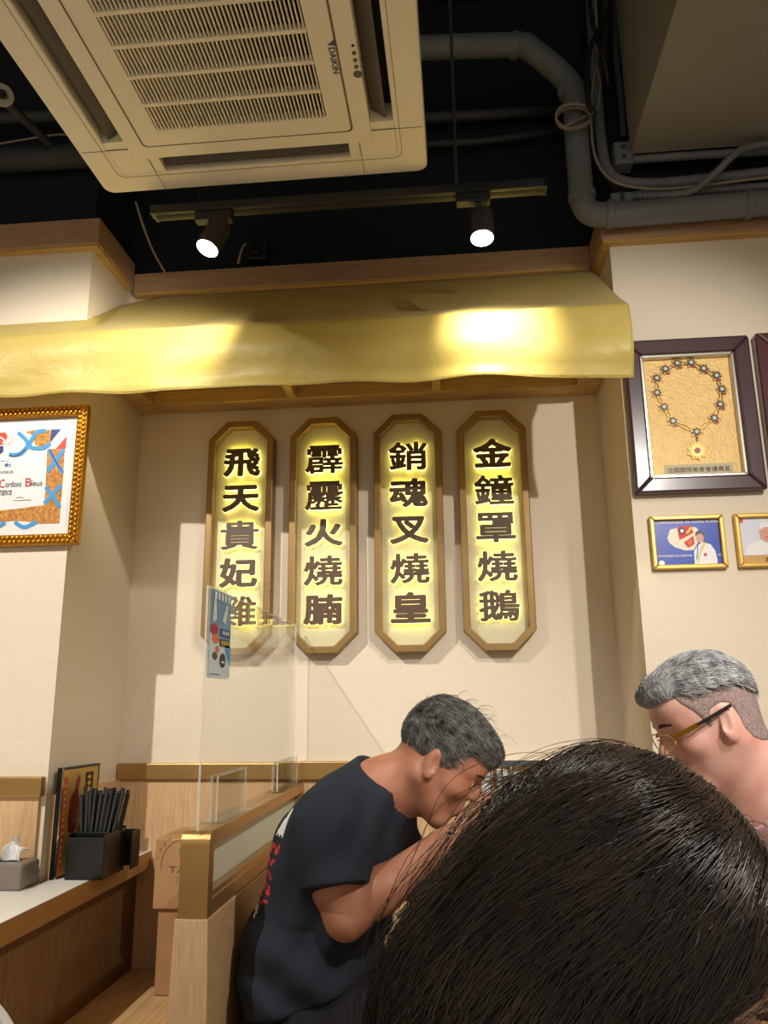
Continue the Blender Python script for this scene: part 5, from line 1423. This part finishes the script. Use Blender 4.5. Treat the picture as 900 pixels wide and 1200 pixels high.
    V, Q = surf(mk(HT, prof_t, .0025), c - .17, c + .17, .0034); hr = place('hair', V, Q, hair_grey_u, root, smooth=True)
    sel = rng.choice(len(V), 4200); R = V[sel]; f_, u_, l_ = [a.astype(np.float32) for a in (hd.f, hd.u, hd.l)]
    def flow(p, t):
        L = hd.local(p); return -f_[None] * np.where(L[:, 0:1] > .06, -.35, 1.0) * .9 + u_[None] * np.where(L[:, 0:1] > .05, .55, -.25) + .15 * np.sign(L[:, 1:2]) * l_[None]
    P = comb(HT, R, flow, 9, .0038, 0.0, .002 + .004 * rng.random(len(R)), .18)
    V, Q = tubes(P, np.linspace(.0009, .0004, 9)[None]); o = place('strands', V, Q, hair_grey, hr, smooth=True); o['kind'] = 'stuff'
    # glasses: thin rims, gold temples with black tips
    g = thing('eyeglasses', 'thin-rimmed glasses with gold and black temples on the pink-shirted person', 'glasses', tuple(hd.w(.10, 0, -.01)))
    for q in (-1, 1):
        th = np.linspace(0, 2 * math.pi, 25)
        rim = [hd.w(.1065 - .012 * abs(math.cos(t)) * (1 if math.cos(t) * q > 0 else .1), q * (.033 + .025 * math.cos(t) * q * q), -.002 + .017 * math.sin(t)) for t in th]
        MB().tube(rim, .0011, 6).build('rim', gold_paint, g, smooth=True)
        MB().poly([r for r in rim[:-1]]).build('lens', pane_glass, g)
        A, M_, E_ = hd.w(.094, q * .060, .006), hd.w(.045, q * .0805, .012), hd.w(-.028, q * .0885, .020)
        dirn = vnorm(M_ - A); upv = hd.u
        mb = MB(); hw = .0042
        mb.add([A - upv * .0035, A + upv * .0035, M_ + upv * hw, M_ - upv * hw] + [v + hd.l * q * .002 for v in (A - upv * .0035, A + upv * .0035, M_ + upv * hw, M_ - upv * hw)],
               [(0, 1, 2, 3), (7, 6, 5, 4), (0, 4, 5, 1), (1, 5, 6, 2), (2, 6, 7, 3), (3, 7, 4, 0)]); mb.build('temple', gold, g)
        MB().tube([M_ + hd.l * q * .001, E_], [.0030, .0030], 8).build('temple_tip', black_plastic, g)
        MB().tube([hd.w(.096, q * .056, .004), A], .0014, 6).build('hinge', gold_paint, g)
    MB().tube(spline([hd.w(.1065, -.009, .003), hd.w(.110, 0, .006), hd.w(.1065, .009, .003)], 5), .0012, 6).build('bridge', gold_paint, g, smooth=True)
man_pink()

# ------------------------------------------------------------------ long-haired person in front
def woman():
    root = thing('person', 'person with long dark brown hair bent forward, back of head to the room', 'person', (-0.08, .66, 0.41))
    DX = np.array([.0290, .162, -.054]); O = lambda *v: tuple(np.array(v) + DX)
    a = math.radians(-38)
    hd = Head(O(0.086, .505, 1.050), (math.cos(a), -.05, math.sin(a)), (.6, 0, .8), .95)
    B = Body()
    pel, bel, che, nek = O(-0.27, .5, .55), O(-0.24, .5, .68), O(-0.14, .5, .84), O(-0.055, .5, .925)
    shr, shl = O(-0.115, .355, .855), O(-0.115, .645, .855)
    torso(B, pel, bel, che, nek, shr, shl, .9, .86)
    for sh, e, w_ in ((shr, O(-.06, .33, .68), O(.14, .36, .70)), (shl, O(-.06, .67, .68), O(.14, .62, .70))):
        limb(B, [sh, e], [.046, .034]); limb(B, [e, w_], [.034, .022])
        hand(B, w_, (1, .1 if sh is shr else -.1, .05), (0, 0, -1), 1 if sh is shr else -1, 25, .88)
    hd.grow(B); B.cap(hd.w(-.030, 0, -.035), nek, .046, .052, .03)
    for s in (-1, 1):
        hip = np.array(pel) + np.array([.02, s * .085, -.03]); kn = np.array(O(.14, .5 + s * .10, .51)); an = np.array(O(.12, .5 + s * .1, .139))
        limb(B, [hip, kn], [.084, .054], .03); limb(B, [kn, an], [.054, .034], .02); B.cap(an + np.array([-.03, 0, -.045]), an + np.array([.14, 0, -.055]), .032, .026, .02)
    V, Q = surf(B, O(-.42, .24, .04), O(.34, .76, 1.18), .006)
    place('body', V, Q, skin3, root, smooth=True); hd.eyes(root); hd.brows(root, hair_under)
    S = Body(); torso(S, O(-.27, .5, .56), bel, che, nek, shr, shl, .92, .88, .012)
    S.cap(shr, O(-.08, .34, .75), .062, .056, .03); S.cap(shl, O(-.08, .66, .75), .062, .056, .03)
    nk = np.array(nek)
    def top(p): return smax(smax(S(p), .46 - p[:, 2], .006), .075 - np.sqrt(((p - (nk + np.array([.03, 0, .03])).astype(np.float32)) ** 2).sum(1)), .006)
    V, Q = surf(top, O(-.42, .24, .46), O(.1, .76, 1.02), .007); place('top', V, Q, shirt_black, root, smooth=True)
    T = Body(); T.cap(O(-.27, .45, .55), O(-.27, .55, .55), .105, .105, .03)
    for s in (-1, 1): T.cap(O(-.25, .5 + s * .085, .535), O(.14, .5 + s * .10, .512), .094, .066, .04); T.cap(O(.13, .5 + s * .1, .48), O(.12, .5 + s * .1, .14), .064, .05, .03)
    V, Q = surf(lambda p: smax(T(p), np.where(p[:, 0] < .05, .3965 - p[:, 2], -1), .008), O(-.4, .3, .06), O(.24, .7, .7), .008); place('trousers', V, Q, shorts_dark, root, smooth=True)
    # hair envelope
    E = Body()
    hd.ell(E, (-.023, 0, .044), (.114, .100, .102), k=.01)
    E.cap(O(.050, .49, 1.065), O(-.012, .475, 1.000), .088, .078, .05)
    E.cap(O(-.012, .475, 1.000), O(-.045, .465, .90), .078, .066, .04)
    E.cap(O(-.045, .465, .90), O(-.070, .46, .76), .066, .035, .04)
    E.cap(O(.030, .52, 1.06), O(-.03, .54, .98), .082, .07, .05)
    E.cap(O(-.03, .54, .98), O(-.06, .55, .82), .07, .04, .04)
    face_c, face_r = hd.w(.090, 0, -.035), .088
    def env(p):
        d = E(p)
        return smax(d, face_r - np.sqrt(((p - face_c.astype(np.float32)) ** 2).sum(1)), .02)
    def under(p):
        return env(p) + .006 + .003 * np.sin(p[:, 0] * 90 + p[:, 2] * 60) * np.sin(p[:, 1] * 130)
    V, Q = surf(under, O(-.18, .32, .66), O(.26, .68, 1.22), .006)
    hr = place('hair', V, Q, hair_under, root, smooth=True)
    # strands start along the parting and the scalp and fall back and down
    n1 = 6500
    u = rng.random(n1); f_, u_, l_ = hd.f, hd.u, hd.l
    ang = np.radians(-12 + 150 * u)                       # from the forehead over the crown to the back
    rad = np.array([.112, .118])
    base = np.stack([-.012 + .112 * np.cos(ang), rng.normal(0, .010, n1), .042 + .100 * np.sin(ang)], 1)
    m = rng.random(n1) < .45                                # the rest root anywhere on the scalp
    th = rng.uniform(0, 2 * np.pi, n1); ph = np.arccos(rng.uniform(-.15, 1, n1))
    base[m] = np.stack([-.012 + .11 * np.sin(ph) * np.cos(th), .09 * np.sin(ph) * np.sin(th), .042 + .095 * np.cos(ph)], 1)[m]
    R = hd.o + hd.sc * (base[:, :1] * f_ + base[:, 1:2] * l_ + base[:, 2:3] * u_)
    keep = np.sqrt(((R - face_c) ** 2).sum(1)) > face_r + .004; R = R[keep]
    grav = np.array([-.50, 0, -.86]); ff = hd.f
    def flow(p, t):
        L = hd.local(p.astype(np.float32))
        side = np.sign(L[:, 1:2]) * (np.abs(L[:, 1:2]) < .05)
        back = np.clip((p[:, 2:3] - .958) / .12, 0, 1)
        g = np.array([-.42, 0, -.9])[None] - ff[None] * (.55 * back)
        return g + side * l_[None] * 1.2 * (1 - t)
    n = len(R); ln = rng.uniform(.7, 1.15, n)
    P = comb(env, R, flow, 24, .0135 * ln, rng.uniform(-.003, .002, n), rng.uniform(-.004, .009, n), .14)
    gid = rng.choice(n, 420, replace=False)
    dd = ((R[:, None, :] - R[gid][None]) ** 2).sum(2); near = np.argsort(dd, 1)[:, :3]; pick = gid[near[np.arange(n), rng.integers(0, 3, n)]]
    tt = np.linspace(0, 1, 24)[None, :, None]
    cl = np.clip(tt * 1.3, 0, 1) * rng.uniform(.25, .75, (n, 1, 1))
    P = P * (1 - cl) + P[pick] * cl
    wv = rng.uniform(0, 6.28, n)[pick][:, None, None]; wa = rng.uniform(.002, .008, n)[pick][:, None, None]
    P = P + tt * wa * (np.sin(tt * 13 + wv) * np.array([.8, .3, -.4]) + np.cos(tt * 10 + wv * 1.7) * np.array([0, .8, .2])) + rng.normal(0, .0012, (n, 1, 3)) * tt
    V, Q = tubes(P, (np.linspace(1, .45, 24)[None] * rng.uniform(.0004, .00085, n)[:, None]))
    o = place('strands', V, Q, hair_black, hr, smooth=True); o['kind'] = 'stuff'
    # flyaway hairs
    sel = rng.choice(n, 400); P2 = P[sel].copy(); k = np.linspace(0, 1, 24)[None, :, None]
    dirs = rng.normal(0, 1, (400, 1, 3)); dirs[..., 2] = np.abs(dirs[..., 2]) * .6
    st = rng.integers(0, 10, 400)
    lift = np.clip((k - .0) * 1.6, 0, 1)
    P2 = P2 + dirs * .012 * np.sin(k * np.pi * .9) + grad(env, P2[:, 4].astype(np.float32))[:, None, :] * (.026 * rng.random((400, 1, 1)) * np.sin(k * np.pi))
    V, Q = tubes(P2, np.full((1, 24), .00028)); o = place('flyaway_strands', V, Q, hair_black, hr, smooth=True); o['kind'] = 'stuff'
woman()
root = thing('stool', 'low black stool under the long-haired person', 'stool', (-0.22, .66, 0))
MB().cyl((-0.22, .66, .36), (-0.22, .66, .396), .17, seg=28).build('seat', black_matte, root, bevel=.006)
for sx in (-1, 1):
    for sy in (-1, 1): MB().cyl((-0.22 + sx * .11, .66 + sy * .11, .36), (-0.22 + sx * .14, .66 + sy * .14, 0), .013, seg=10).build('leg', black_matte, root)
